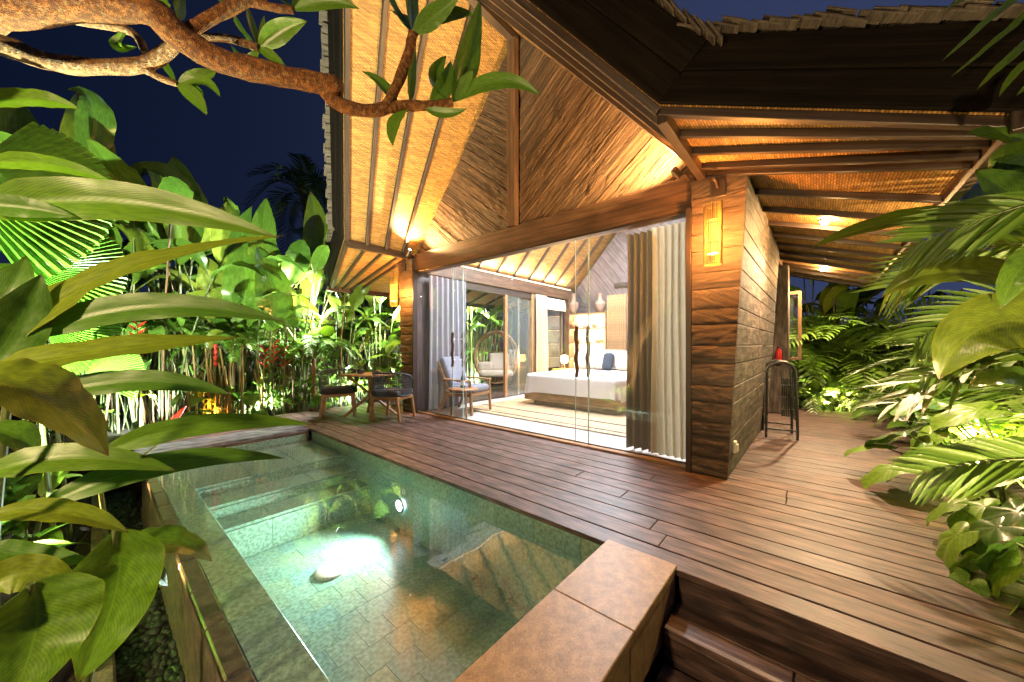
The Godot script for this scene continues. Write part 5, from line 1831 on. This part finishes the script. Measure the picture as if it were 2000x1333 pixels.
	var cp := thing("coconut_palm", "dark coconut palm silhouetted against the night sky", "palm", Vector3(crown.x, -0.8, crown.z))
	part("trunk", tube([Vector3.ZERO, Vector3(0.2, (crown.y + 0.8) * 0.5, 0), Vector3(0, crown.y + 0.8, 0)], [0.2, 0.16, 0.13], 9, 0.05), M.bark, cp)
	var big := [frond_mesh(2.6, 1.3, 34, 0.75, 0.06, M.frond_a, M.stalk, 0.12, 0.8), frond_mesh(2.3, 0.8, 34, 0.7, 0.06, M.frond_a, M.stalk, 0.12, 0.9)]
	for k in 15:
		part("frond", big[k % 2], null, cp, Vector3(0, crown.y + 0.75, 0), Basis(Vector3.UP, k * 2.4).rotated(Vector3(sin(k * 2.4), 0, cos(k * 2.4)), rng.randf_range(-0.5, 0.5)))
	# low plants on the bed before the pool
	for k in 9:
		clump("leafy_shrub", "low leafy plant on the bed behind the pebble trench", "low", V(rng.randf_range(-6.6, -2.6), -0.64, rng.randf_range(-1.2, -0.25)), 10, rng.randf_range(0.9, 1.5), "low plants behind the trench", 0.1, "plant", "leaf", 0.25)
	for k in 7:
		clump("heliconia", "tall paddle-leaved heliconia behind the fan palms", "heliconia", V(rng.randf_range(-7.6, -4.6), -0.64, rng.randf_range(-2.6, -1.0)), 9, rng.randf_range(1.0, 1.35), "heliconias behind the fan palms", 0.2)


func build_right_garden() -> void:
	stone_wall("rough stone wall closing the garden behind the deck end", V(-3.0, -0.12, 12.6), V(6.0, -0.12, 12.6), 1.9)
	# planting at the end of the deck
	for k in 13:
		clump("areca_palm", "feather-leaved areca palm closing the end of the deck", "areca", V(rng.randf_range(-0.9, 3.2), -0.12, rng.randf_range(10.4, 12.0)), 11, rng.randf_range(1.0, 1.6), "arecas at the deck end", 0.10, "palm", "frond", 0.25)
	for k in 10:
		clump("heliconia", "paddle-leaved heliconia in the dark behind the deck end", "heliconia", V(rng.randf_range(-1.2, 3.0), -0.12, rng.randf_range(10.8, 12.2)), 11, rng.randf_range(1.0, 1.4), "heliconias at the deck end", 0.2)
	for k in 16:
		clump("leafy_shrub", "low leafy shrub along the far edge of the deck", "low", V(rng.randf_range(-0.4, 1.6), -0.12, rng.randf_range(9.25, 10.2)), 12, rng.randf_range(1.0, 1.6), "shrubs at the deck end", 0.12, "plant", "leaf", 0.3)
	for k in 7:
		clump("dwarf_palm", "small feather palm among the shrubs at the deck end", "small_palm", V(rng.randf_range(-0.3, 1.9), -0.12, rng.randf_range(9.5, 10.4)), 9, rng.randf_range(0.7, 1.1), "dwarf palms at the deck end", 0.06, "palm", "frond", 0.25)
	# bed along the right of the deck
	for p in [[1.75, 8.4, 1.1], [2.4, 7.4, 1.2], [1.8, 6.6, 1.0], [2.6, 5.8, 1.25], [2.2, 5.2, 1.05], [2.7, 4.5, 1.4], [2.1, 3.9, 1.3], [3.3, 6.6, 1.6], [1.6, 9.2, 1.3], [2.3, 9.6, 1.4], [3.2, 8.4, 1.6]]:
		clump("areca_palm", "feather-leaved areca palm in the bed beside the deck", "areca", V(p[0], -0.12, p[1]), 10, p[2], "arecas beside the deck", 0.10, "palm", "frond", 0.25, [-1.7, 1.7] if p[0] < 2.35 else [0.0, TAU])
	for p in [[1.45, 7.8], [1.5, 6.0], [1.35, 7.0], [1.3, 8.6], [1.5, 5.4]]:
		clump("dwarf_palm", "small feather palm leaning over the side of the deck", "small_palm", V(p[0], -0.12, p[1]), 10, rng.randf_range(0.9, 1.2), "dwarf palms beside the deck", 0.06, "palm", "frond", 0.25)
	for k in 22:
		clump("leafy_shrub", "low leafy shrub along the side of the deck", "low", V(rng.randf_range(1.1, 1.7), -0.12, rng.randf_range(3.0, 9.2)), 11, rng.randf_range(0.9, 1.5), "shrubs beside the deck", 0.10, "plant", "leaf", 0.3)
	for p in [[2.9, 3.5, 1.3], [3.4, 5.0, 1.3], [2.6, 8.0, 1.2], [2.1, 4.4, 1.35], [2.3, 5.6, 1.4], [2.0, 7.0, 1.3]]:
		clump("banana_plant", "broad-leaved banana plant in the bed beside the deck", "banana", V(p[0], -0.12, p[1]), 7, p[2], "bananas beside the deck", 0.12, "plant", "leaf", 0.12, [-2.2, 2.2])
	# big-leaved aroids that lean over the deck edge: leaf centres read off the photograph
	var spots := [
		["pale broad-leaved aroid spreading over the deck edge beside the dwarf palms", V(1.12, -0.12, 4.6), [[1765, 845, 3.25, 0.30, 0.35], [1790, 885, 2.95, 0.32, 0.75], [1755, 912, 2.95, 0.26, 0.3], [1850, 815, 3.2, 0.30, 0.8], [1890, 865, 2.8, 0.27, 0.6], [1830, 785, 3.5, 0.33, 0.2], [1915, 800, 3.0, 0.30, 0.3], [1860, 905, 2.75, 0.27, 0.8], [1815, 850, 3.2, 0.28, 0.9], [1940, 930, 2.4, 0.24, 0.6], [1720, 870, 3.4, 0.26, 0.1]]],
		["dark heart-leaved aroid hanging over the deck edge by the steps", V(1.12, -0.12, 3.0), [[1870, 1045, 2.05, 0.22, 0.9], [1895, 1095, 1.95, 0.20, 1.1], [1950, 1030, 1.95, 0.22, 0.7], [1890, 1140, 1.85, 0.14, 1.2], [1965, 1110, 1.8, 0.21, 1.0], [1925, 990, 2.15, 0.20, 0.5], [1990, 1000, 1.95, 0.20, 0.6], [1995, 1185, 1.7, 0.22, 1.2], [1860, 985, 2.25, 0.18, 0.6], [1985, 1060, 1.8, 0.2, 0.8]]],
	]
	for s in spots:
		var ls := []
		for l in s[2]:
			ls.append([at(l[0], l[1], l[2]) - s[1], l[3], PI + rng.randf_range(-0.5, 0.7), l[4]])
		aroid("aroid_plant", s[0], s[1], ls)
	# near palms and banana leaves that reach in over the deck
	var t := thing("banana_plant", "broad banana leaves reaching in under the side ceiling", "plant", V(1.75, -0.12, 2.6))
	for l in [[2050, 470, 2.1, 1800, 430, 2.3, 1580, 488, 2.5, 66, 0.2, "paddle_b"], [2060, 560, 2.0, 1850, 530, 2.1, 1722, 582, 2.3, 56, -0.4, "paddle_c"], [2070, 640, 1.75, 1920, 640, 1.8, 1834, 742, 1.9, 120, -0.5, "paddle_c"], [2060, 300, 1.8, 1960, 270, 1.85, 1885, 262, 1.9, 60, 0.3, "paddle_a"], [2040, 500, 1.7, 1990, 530, 1.7, 1955, 605, 1.75, 60, -0.6, "paddle_b"], [2040, 330, 1.6, 1980, 300, 1.7, 1930, 330, 1.8, 70, 0.2, "paddle_a"], [2060, 760, 1.8, 1960, 740, 1.9, 1890, 760, 2.0, 60, 0.3, "paddle_b"], [2090, 440, 2.0, 1990, 385, 2.1, 1905, 332, 2.2, 96, 0.3, "paddle_a"], [2090, 360, 2.2, 2000, 325, 2.3, 1930, 290, 2.4, 90, -0.2, "paddle_b"], [2090, 520, 2.3, 1980, 455, 2.4, 1872, 402, 2.6, 100, 0.2, "paddle_a"], [2080, 260, 2.0, 2010, 240, 2.1, 1945, 236, 2.2, 60, 0.2, "paddle_a"]]:
		near_leaf(t, l)
	part("stem", tube([Vector3.ZERO, Vector3(0.02, 1.2, 0.0), Vector3(-0.05, 2.2, 0.05)], [0.09, 0.075, 0.05], 9), M.stalk, t)
	var pm := thing("areca_palm", "near areca palm whose long leaflets hang over the veranda corner", "palm", V(1.55, -0.12, 1.9))
	part("stem", tube([Vector3.ZERO, Vector3(0.03, 1.3, 0.0), Vector3(0.0, 2.1, -0.05)], [0.05, 0.04, 0.03], 8), M.stalk, pm)
	for l in [[2060, -60, 1.55, 1960, 20, 1.6, 1838, 122, 1.65, 40, 0.5], [2060, -20, 1.5, 1960, 70, 1.55, 1856, 152, 1.6, 28, 0.5], [2070, 40, 1.5, 1980, 110, 1.5, 1908, 176, 1.55, 28, 0.3], [2080, 80, 1.5, 2000, 130, 1.5, 1952, 190, 1.5, 24, 0.2], [2040, -60, 1.6, 1950, -30, 1.6, 1835, 24, 1.65, 30, 0.2], [2090, 100, 1.45, 2030, 150, 1.45, 1985, 188, 1.45, 20, 0.2]]:
		l.append("frond_b")
		near_leaf(pm, l, "strap")
	# feather fronds: rib from base to tip, leaflets to both sides
	for f in [[2080, 380, 1.75, 1940, 420, 1.9, 1800, 470, 2.1, 0.34, 16], [2080, 600, 1.85, 1930, 600, 2.0, 1790, 665, 2.2, 0.30, 16], [2060, 700, 1.9, 1930, 690, 2.1, 1800, 740, 2.3, 0.28, 16], [2080, 900, 1.55, 1950, 900, 1.65, 1800, 925, 1.8, 0.26, 15], [2070, 480, 2.0, 1900, 490, 2.3, 1740, 560, 2.6, 0.4, 18]]:
		rib_frond(pm, f)


func near_leaf(parent: Node3D, l: Array, kind := "paddle", wave := 0.07) -> void:
	# base, middle and tip as (pixel, pixel, metres), width in pixels at the middle, roll, material
	var a := at(l[0], l[1], l[2]) - parent.position
	var b := at(l[3], l[4], l[5]) - parent.position
	var c := at(l[6], l[7], l[8]) - parent.position
	var mid := b * 2.0 - (a + c) / 2.0
	part("leaf", blade_mesh([a, mid, c], l[9] / FOCAL * l[5] * 0.98, kind, 0.42, wave, l[10], 26, (Vector3(0, EYE, 0) - b - parent.position).normalized() * 0.8 + Vector3.UP * 0.55, 8), M[l[11]], parent)


func rib_frond(parent: Node3D, f: Array) -> void:
	var a := at(f[0], f[1], f[2]) - parent.position
	var b := at(f[3], f[4], f[5]) - parent.position
	var c := at(f[6], f[7], f[8]) - parent.position
	var mid := b * 2.0 - (a + c) / 2.0
	var pt := func(t: float) -> Vector3: return a * (1 - t) * (1 - t) + mid * 2.0 * t * (1 - t) + c * t * t
	var st := tool()
	var pts := []
	for i in 11:
		pts.append(pt.call(i / 10.0))
	add_tube(st, pts, [0.009, 0.008, 0.007, 0.006, 0.005, 0.004, 0.003, 0.002, 0.0015, 0.001, 0.001], 5, 0.0, false)
	var fr := part("frond", done(st), M.stalk, parent)
	var n: int = f[10]
	var view := (b + parent.position - Vector3(0, EYE, 0)).normalized()
	for k in n:
		var t := lerpf(0.05, 0.98, float(k) / (n - 1))
		var p: Vector3 = pt.call(t)
		var dir := ((pt.call(minf(1.0, t + 0.03)) as Vector3) - (pt.call(maxf(0.0, t - 0.03)) as Vector3)).normalized()
		var side := dir.cross(view).normalized()
		for s in [-1.0, 1.0]:
			var ll: float = f[9] * rng.randf_range(0.8, 1.1) * (1.0 - 0.45 * pow(absf(t - 0.45) / 0.55, 2.0))
			var d = (side * s * 0.55 + dir * 0.85 + view * rng.randf_range(-0.3, 0.1)).normalized()
			part("leaflet", blade_mesh([p, p + d * ll * 0.5, p + d * ll - Vector3(0, ll * 0.12, 0)], 0.028, "strap", 0.4, 0.0, rng.randf_range(-0.4, 0.4), 5, -view, 2), M.frond_b if k % 3 else M.frond_a, fr)


func build_near_leaves() -> void:
	# ginger leaves that fill the near corner: read off the photograph at an arm's length or two
	var g := thing("ginger_plant", "large ginger plant with long arching leaves over the pool corner", "plant", V(-2.25, -0.64, -0.42))
	for l in [
		[-70, 420, 1.35, 230, 395, 1.45, 545, 466, 1.6, 84, 0.55, "ginger"],
		[25, 675, 1.15, 230, 535, 1.3, 558, 460, 1.5, 76, -0.45, "ginger_gold"],
		[40, 665, 1.2, 300, 600, 1.3, 562, 630, 1.45, 60, 0.35, "ginger_dark"],
		[-60, 740, 1.05, 190, 690, 1.15, 470, 660, 1.35, 80, -0.3, "ginger_gold"],
		[-50, 325, 1.5, 80, 320, 1.5, 222, 357, 1.55, 40, 0.4, "ginger"],
		[-50, 205, 1.6, 60, 195, 1.6, 155, 213, 1.65, 44, 0.3, "ginger"],
		[-30, 720, 1.1, 30, 640, 1.15, 80, 535, 1.2, 95, 0.2, "ginger_dark"],
		[-50, 640, 1.2, 10, 590, 1.2, 50, 500, 1.25, 90, -0.3, "ginger_dark"],
		[-60, 400, 1.3, 40, 405, 1.35, 150, 425, 1.4, 46, 0.6, "ginger_dark"],
	]:
		near_leaf(g, l)
	for c in [[-70, 420, 1.35], [25, 675, 1.15], [-60, 740, 1.05]]:
		var p := at(c[0], c[1], c[2]) - g.position
		part("cane", tube([Vector3(p.x * 0.6, 0.0, p.z * 0.6), Vector3(p.x * 0.8, p.y * 0.6, p.z * 0.8), p], [0.016, 0.014, 0.009], 8), M.stalk, g)
	g = thing("ginger_plant", "low ginger plant with drooping leaves beside the pebble trench", "plant", V(-1.75, -0.64, -0.30))
	for l in [
		[60, 780, 1.1, 280, 745, 1.2, 452, 772, 1.3, 48, 0.3, "ginger_dark"],
		[-90, 745, 0.85, 70, 775, 0.9, 212, 892, 1.0, 150, -0.35, "ginger_gold"],
		[190, 890, 1.15, 400, 830, 1.3, 612, 830, 1.5, 44, 0.4, "ginger"],
		[-40, 930, 0.95, 150, 895, 1.0, 346, 921, 1.1, 60, 0.25, "ginger"],
		[60, 1000, 1.05, 330, 905, 1.2, 556, 896, 1.4, 50, 0.3, "ginger_dark"],
		[-40, 1012, 0.95, 120, 1003, 1.0, 252, 1042, 1.05, 56, -0.2, "ginger_gold"],
		[225, 1035, 1.05, 225, 1160, 1.05, 150, 1336, 1.0, 140, 0.1, "ginger"],
		[215, 1075, 1.15, 330, 1062, 1.2, 414, 1098, 1.25, 80, -0.5, "ginger_dark"],
		[250, 1080, 1.15, 290, 1110, 1.15, 328, 1146, 1.2, 50, -0.4, "ginger_dark"],
		[60, 1140, 0.85, 70, 1230, 0.85, 10, 1400, 0.8, 190, 0.15, "ginger"],
		[-50, 1075, 1.0, 60, 1085, 1.05, 190, 1100, 1.1, 46, 0.2, "ginger_dark"],
		[-60, 850, 1.0, 20, 850, 1.0, 62, 905, 1.0, 70, -0.3, "ginger_dark"],
		[-30, 1160, 0.95, 60, 1120, 1.0, 160, 1160, 1.05, 70, 0.3, "ginger_gold"],
	]:
		near_leaf(g, l)
	for c in [[-90, 745, 0.85], [-40, 930, 0.95], [-40, 1012, 0.95], [225, 1035, 1.05], [60, 1140, 0.85]]:
		var p := at(c[0], c[1], c[2]) - g.position
		part("cane", tube([Vector3(p.x * 0.5, 0.0, p.z * 0.5), Vector3(p.x * 0.8, p.y * 0.6, p.z * 0.8), p], [0.015, 0.012, 0.008], 8), M.stalk, g)
	var base := at(330, 850, 2.2) - g.position
	var tip := at(365, 792, 2.2) - g.position
	part("flower_bud", blade_mesh([base, (base + tip) / 2.0 + Vector3(0.02, 0, 0), tip], 0.06, "lance", 1.5, 0.0, 0.0, 8, Vector3.UP, 6), M.bract, g)
	part("flower_stem", tube([at(200, 900, 1.2) - g.position, at(280, 890, 1.8) - g.position, base], [0.006], 6), M.stalk, g)


func build_frangipani() -> void:
	var tr := thing("frangipani_tree", "frangipani tree with knobbly branches arching across the night sky", "tree", V(-2.6, -0.64, -1.2))
	var limb := func(called: String, pts: Array, m: Material) -> void:
		var ps := []
		var rs := []
		for k in pts.size() - 1:       # smooth the run
			for j in 4:
				var t := j / 4.0
				var a: Array = pts[maxi(k - 1, 0)]
				var b: Array = pts[k]
				var c: Array = pts[k + 1]
				var d: Array = pts[mini(k + 2, pts.size() - 1)]
				ps.append(at(b[0], b[1], b[2]).cubic_interpolate(at(c[0], c[1], c[2]), at(a[0], a[1], a[2]), at(d[0], d[1], d[2]), t) - tr.position)
				rs.append(lerpf(b[3] * b[2], c[3] * c[2], t) / FOCAL * 0.88)
		var e: Array = pts[-1]
		ps.append(at(e[0], e[1], e[2]) - tr.position)
		rs.append(e[3] * e[2] / FOCAL)
		for k in rs.size():
			rs[k] *= 1.0 + 0.10 * sin(k * 2.3) * sin(k * 0.9 + 1.0)
		part(called, tube(ps, rs, 14, 0.09), m, tr)
	limb.call("branch", [[-160, 60, 1.30, 38], [-20, 24, 1.32, 34], [150, 12, 1.36, 30], [285, 18, 1.40, 30], [350, 72, 1.44, 28], [430, 118, 1.50, 25], [540, 146, 1.56, 22], [650, 168, 1.62, 21], [668, 172, 1.63, 13]], M.bark)
	limb.call("branch", [[632, 172, 1.62, 15], [655, 200, 1.64, 14], [715, 217, 1.68, 13], [775, 208, 1.72, 12], [835, 206, 1.74, 10], [884, 200, 1.76, 8]], M.bark)
	limb.call("branch", [[752, 212, 1.70, 10], [776, 165, 1.70, 11], [798, 105, 1.70, 11], [806, 66, 1.70, 10]], M.bark)
	limb.call("branch", [[-150, 60, 1.5, 24], [0, 88, 1.55, 21], [100, 122, 1.58, 18], [200, 131, 1.60, 16], [285, 125, 1.62, 15], [330, 96, 1.60, 14], [352, 74, 1.55, 12]], M.bark_white_lit)
	limb.call("branch", [[-60, 110, 1.62, 14], [10, 45, 1.65, 13], [60, 24, 1.66, 10], [160, 42, 1.66, 9], [255, 62, 1.66, 8], [285, 106, 1.64, 7]], M.bark_white_lit)
	limb.call("branch", [[278, 132, 1.62, 9], [312, 152, 1.64, 7], [346, 164, 1.66, 6]], M.bark_white_lit)
	limb.call("branch", [[366, 62, 1.48, 13], [420, 30, 1.50, 13], [490, -4, 1.52, 12], [560, -30, 1.54, 10]], M.bark)
	limb.call("branch", [[385, 72, 1.60, 8], [450, 76, 1.62, 8], [505, 94, 1.64, 8]], M.bark_white_lit)
	limb.call("branch", [[480, 2, 1.53, 9], [530, 14, 1.54, 8], [572, 20, 1.56, 7]], M.bark)
	limb.call("trunk", [[-160, 60, 1.30, 40], [-420, 260, 1.35, 60], [-620, 700, 1.5, 80], [-640, 1200, 1.6, 90]], M.bark)
	for l in [
		[884, 198, 1.76, 912, 110, 1.72, 938, -2, 1.70, 62, 0.9], [882, 200, 1.76, 850, 160, 1.75, 872, 108, 1.74, 44, 0.6], [884, 200, 1.76, 975, 160, 1.74, 1056, 188, 1.72, 36, 0.2],
		[884, 198, 1.76, 905, 165, 1.74, 924, 138, 1.72, 26, 0.5], [830, 210, 1.73, 870, 222, 1.72, 912, 212, 1.70, 22, 0.3], [800, 212, 1.72, 775, 240, 1.70, 768, 286, 1.66, 44, 0.7],
		[775, 210, 1.71, 745, 165, 1.70, 706, 140, 1.68, 28, 0.2], [800, 200, 1.72, 802, 150, 1.72, 812, 92, 1.74, 26, 0.9], [838, 204, 1.73, 868, 168, 1.74, 880, 118, 1.76, 36, 0.4],
		[806, 66, 1.70, 770, 20, 1.68, 742, -60, 1.66, 40, 0.8], [806, 66, 1.70, 800, 0, 1.70, 812, -80, 1.70, 44, 0.9], [806, 66, 1.70, 850, 30, 1.68, 900, -10, 1.64, 40, 0.4], [806, 66, 1.70, 790, 40, 1.72, 760, 20, 1.74, 34, 0.4], [806, 60, 1.7, 870, 30, 1.72, 930, 30, 1.74, 30, 0.3],
		[346, 164, 1.66, 380, 190, 1.66, 404, 226, 1.66, 30, 0.5], [346, 164, 1.66, 395, 158, 1.66, 430, 190, 1.66, 24, 0.2], [346, 164, 1.66, 378, 172, 1.68, 398, 188, 1.68, 16, 0.4], [340, 160, 1.66, 322, 130, 1.68, 318, 106, 1.7, 20, 0.5], [346, 164, 1.66, 390, 150, 1.68, 422, 140, 1.7, 28, 0.3],
		[505, 94, 1.64, 550, 62, 1.62, 600, 42, 1.60, 42, 0.4], [505, 94, 1.64, 490, 50, 1.66, 484, 10, 1.68, 26, 0.8], [505, 94, 1.64, 530, 110, 1.64, 560, 134, 1.64, 22, 0.3], [505, 94, 1.64, 480, 118, 1.64, 450, 86, 1.62, 24, 0.3], [505, 94, 1.64, 510, 60, 1.68, 516, 30, 1.70, 16, 0.9], [500, 92, 1.64, 470, 60, 1.7, 460, 30, 1.72, 26, 0.6],
		[572, 20, 1.56, 640, 6, 1.56, 702, 18, 1.56, 32, 0.2], [572, 20, 1.56, 600, -20, 1.58, 640, -50, 1.60, 30, 0.4], [572, 20, 1.56, 540, -10, 1.58, 520, -40, 1.6, 30, 0.5], [440, 22, 1.5, 425, -10, 1.52, 430, -50, 1.54, 24, 0.8], [250, 60, 1.66, 230, 90, 1.68, 268, 92, 1.7, 24, 0.4], [300, -20, 1.5, 320, 5, 1.5, 332, 8, 1.5, 26, 0.3], [350, 40, 1.6, 348, 10, 1.62, 360, -20, 1.64, 26, 0.7],
	]:
		l.append("plumeria")
		near_leaf(tr, l, "lance", 0.03)


# ---------------------------------------------------------------- garden lamps
func garden_spot(label: String, pos: Vector3, dir: Vector3, angle: float, energy: float, c: Color, group := "") -> void:
	var g := thing("garden_spotlight", label, "spotlight", pos, 0.0, group)
	dir = dir.normalized()
	part("spike", tube([Vector3(0, -0.08, 0), Vector3(0, 0.12, 0)], [0.004, 0.010], 6), M.black_metal, g)
	part("housing", tube([Vector3(0, 0.14, 0) - dir * 0.05, Vector3(0, 0.14, 0) + dir * 0.05], [0.034], 12), M.black_metal, g)
	part("lamp_lens", tube([Vector3(0, 0.14, 0) + dir * 0.046, Vector3(0, 0.14, 0) + dir * 0.054], [0.028], 12), M.lamp_white, g)
	var hood := tool()
	add_tube(hood, [Vector3(0, 0.14, 0) + dir * 0.04, Vector3(0, 0.14, 0) + dir * 0.13], [0.036], 12, 0.0, false)
	part("hood", done(hood), M.black_metal, g)
	spot(g, Vector3(0, 0.14, 0) + dir * 0.135, dir, angle, energy, c, 0.03)


func build_garden_lamps() -> void:
	var cool := Color(0.95, 1.0, 0.95)
	var warm := Color(1.0, 0.87, 0.62)
	for p in [[-7.46, 0.4], [-7.46, 2.05], [-7.46, 3.7], [-7.46, 5.6], [-7.46, 7.6]]:
		garden_spot("black spike spotlight at the deck edge aimed into the heliconias", V(p[0], -0.1, p[1]), Vector3(-1, 0.75, 0.1), 70.0, L.garden, cool, "spike lights before the heliconias")
	garden_spot("black spike spotlight lighting the golden bamboo canes", V(-7.44, -0.1, 1.1), V(-0.5, 0.45, 0.6), 60.0, 2.0, Color(1.0, 0.62, 0.22))
	garden_spot("black spike spotlight under the fan palms behind the pebble trench", V(-3.4, -0.64, -0.25), Vector3(-1.1, 2.6, 0.3), 60.0, L.garden_near, Color(0.95, 1.0, 0.85))
	for p in [[1.05, 7.6, 0.9, 0.5], [1.0, 5.2, 0.9, -0.5], [0.2, 9.2, 0.1, -1.0], [1.2, 9.3, 0.3, -1.0], [1.0, 3.7, 0.9, -0.3]]:
		garden_spot("black spike spotlight among the plants beside the deck", V(p[0], -0.1, p[1]), Vector3(p[2], 0.8, p[3]), 75.0, L.garden_warm, warm, "spike lights beside the deck")
	garden_spot("black spike spotlight under the near palm at the corner of the deck", V(1.2, -0.12, 1.9), V(-0.05, 1.0, 0.55), 70.0, 6.0, warm)
	for p in [[-5.0, V(0.7, 4.6, 2.7)], [-3.0, V(0.2, 4.6, 2.7)]]:  # added fill lights, no such fittings seen: they brighten soffit and gable
		garden_spot("added black spike uplight behind the pebble trench filling the roof underside with light", V(p[0], -0.64, -0.12), p[1], 36.0, L.trench, Color(1.0, 0.80, 0.52), "added fill uplights behind the pebble trench")
	# unseen lantern post, placed behind the eye to light steps, coping and near leaves
	var post := thing("unseen_lantern", "unseen slim black post lantern placed behind the ginger plants to light them", "lantern", V(-0.95, -0.64, -2.0))
	part("post", tube([Vector3.ZERO, Vector3(0, 2.3, 0)], [0.03], 10), M.black_metal, post)
	part("lamp_globe", lathe([Vector2(0.0, 2.30), Vector2(0.08, 2.34), Vector2(0.10, 2.44), Vector2(0.07, 2.54), Vector2(0.0, 2.57)], 18), M.lamp_warm, post)
	part("cap", lathe([Vector2(0.16, 2.56), Vector2(0.02, 2.64), Vector2(0.0, 2.64)], 18), M.black_metal, post)
	bulb(post, Vector3(0, 2.44, 0), L.post, Color(1.0, 0.86, 0.64), 0.08)
	# floodlights under the garden-side eave
	for p in [[3.25, V(-1.6, -0.9, -2.2), 1.0], [4.9, V(-1.5, -0.7, -0.6), 0.9], [7.6, V(-1.5, -0.8, 0.2), 0.4]]:
		var fl := thing("floodlight", "black box floodlight fixed under the garden-side eave", "floodlight", V(RX - EAVE - 0.02, roof_at(EAVE) - 0.15, p[0]), 0.0, "floodlights under the eave")
		var dir: Vector3 = (p[1] as Vector3).normalized()
		var b := Basis.looking_at(dir)
		part("housing", box(0.14, 0.10, 0.06, 0.008), M.black_metal, fl, Vector3.ZERO, b)
		part("lamp_lens", box(0.12, 0.08, 0.006, 0.0), M.lamp_cool, fl, dir * 0.034, b)
		part("bracket", tube([Vector3.ZERO, Vector3(0, 0.08, 0)], [0.012], 6), M.black_metal, fl)
		spot(fl, dir * 0.06, dir, 78.0, L.flood * p[2], Color(1.0, 0.99, 0.95), 0.05)
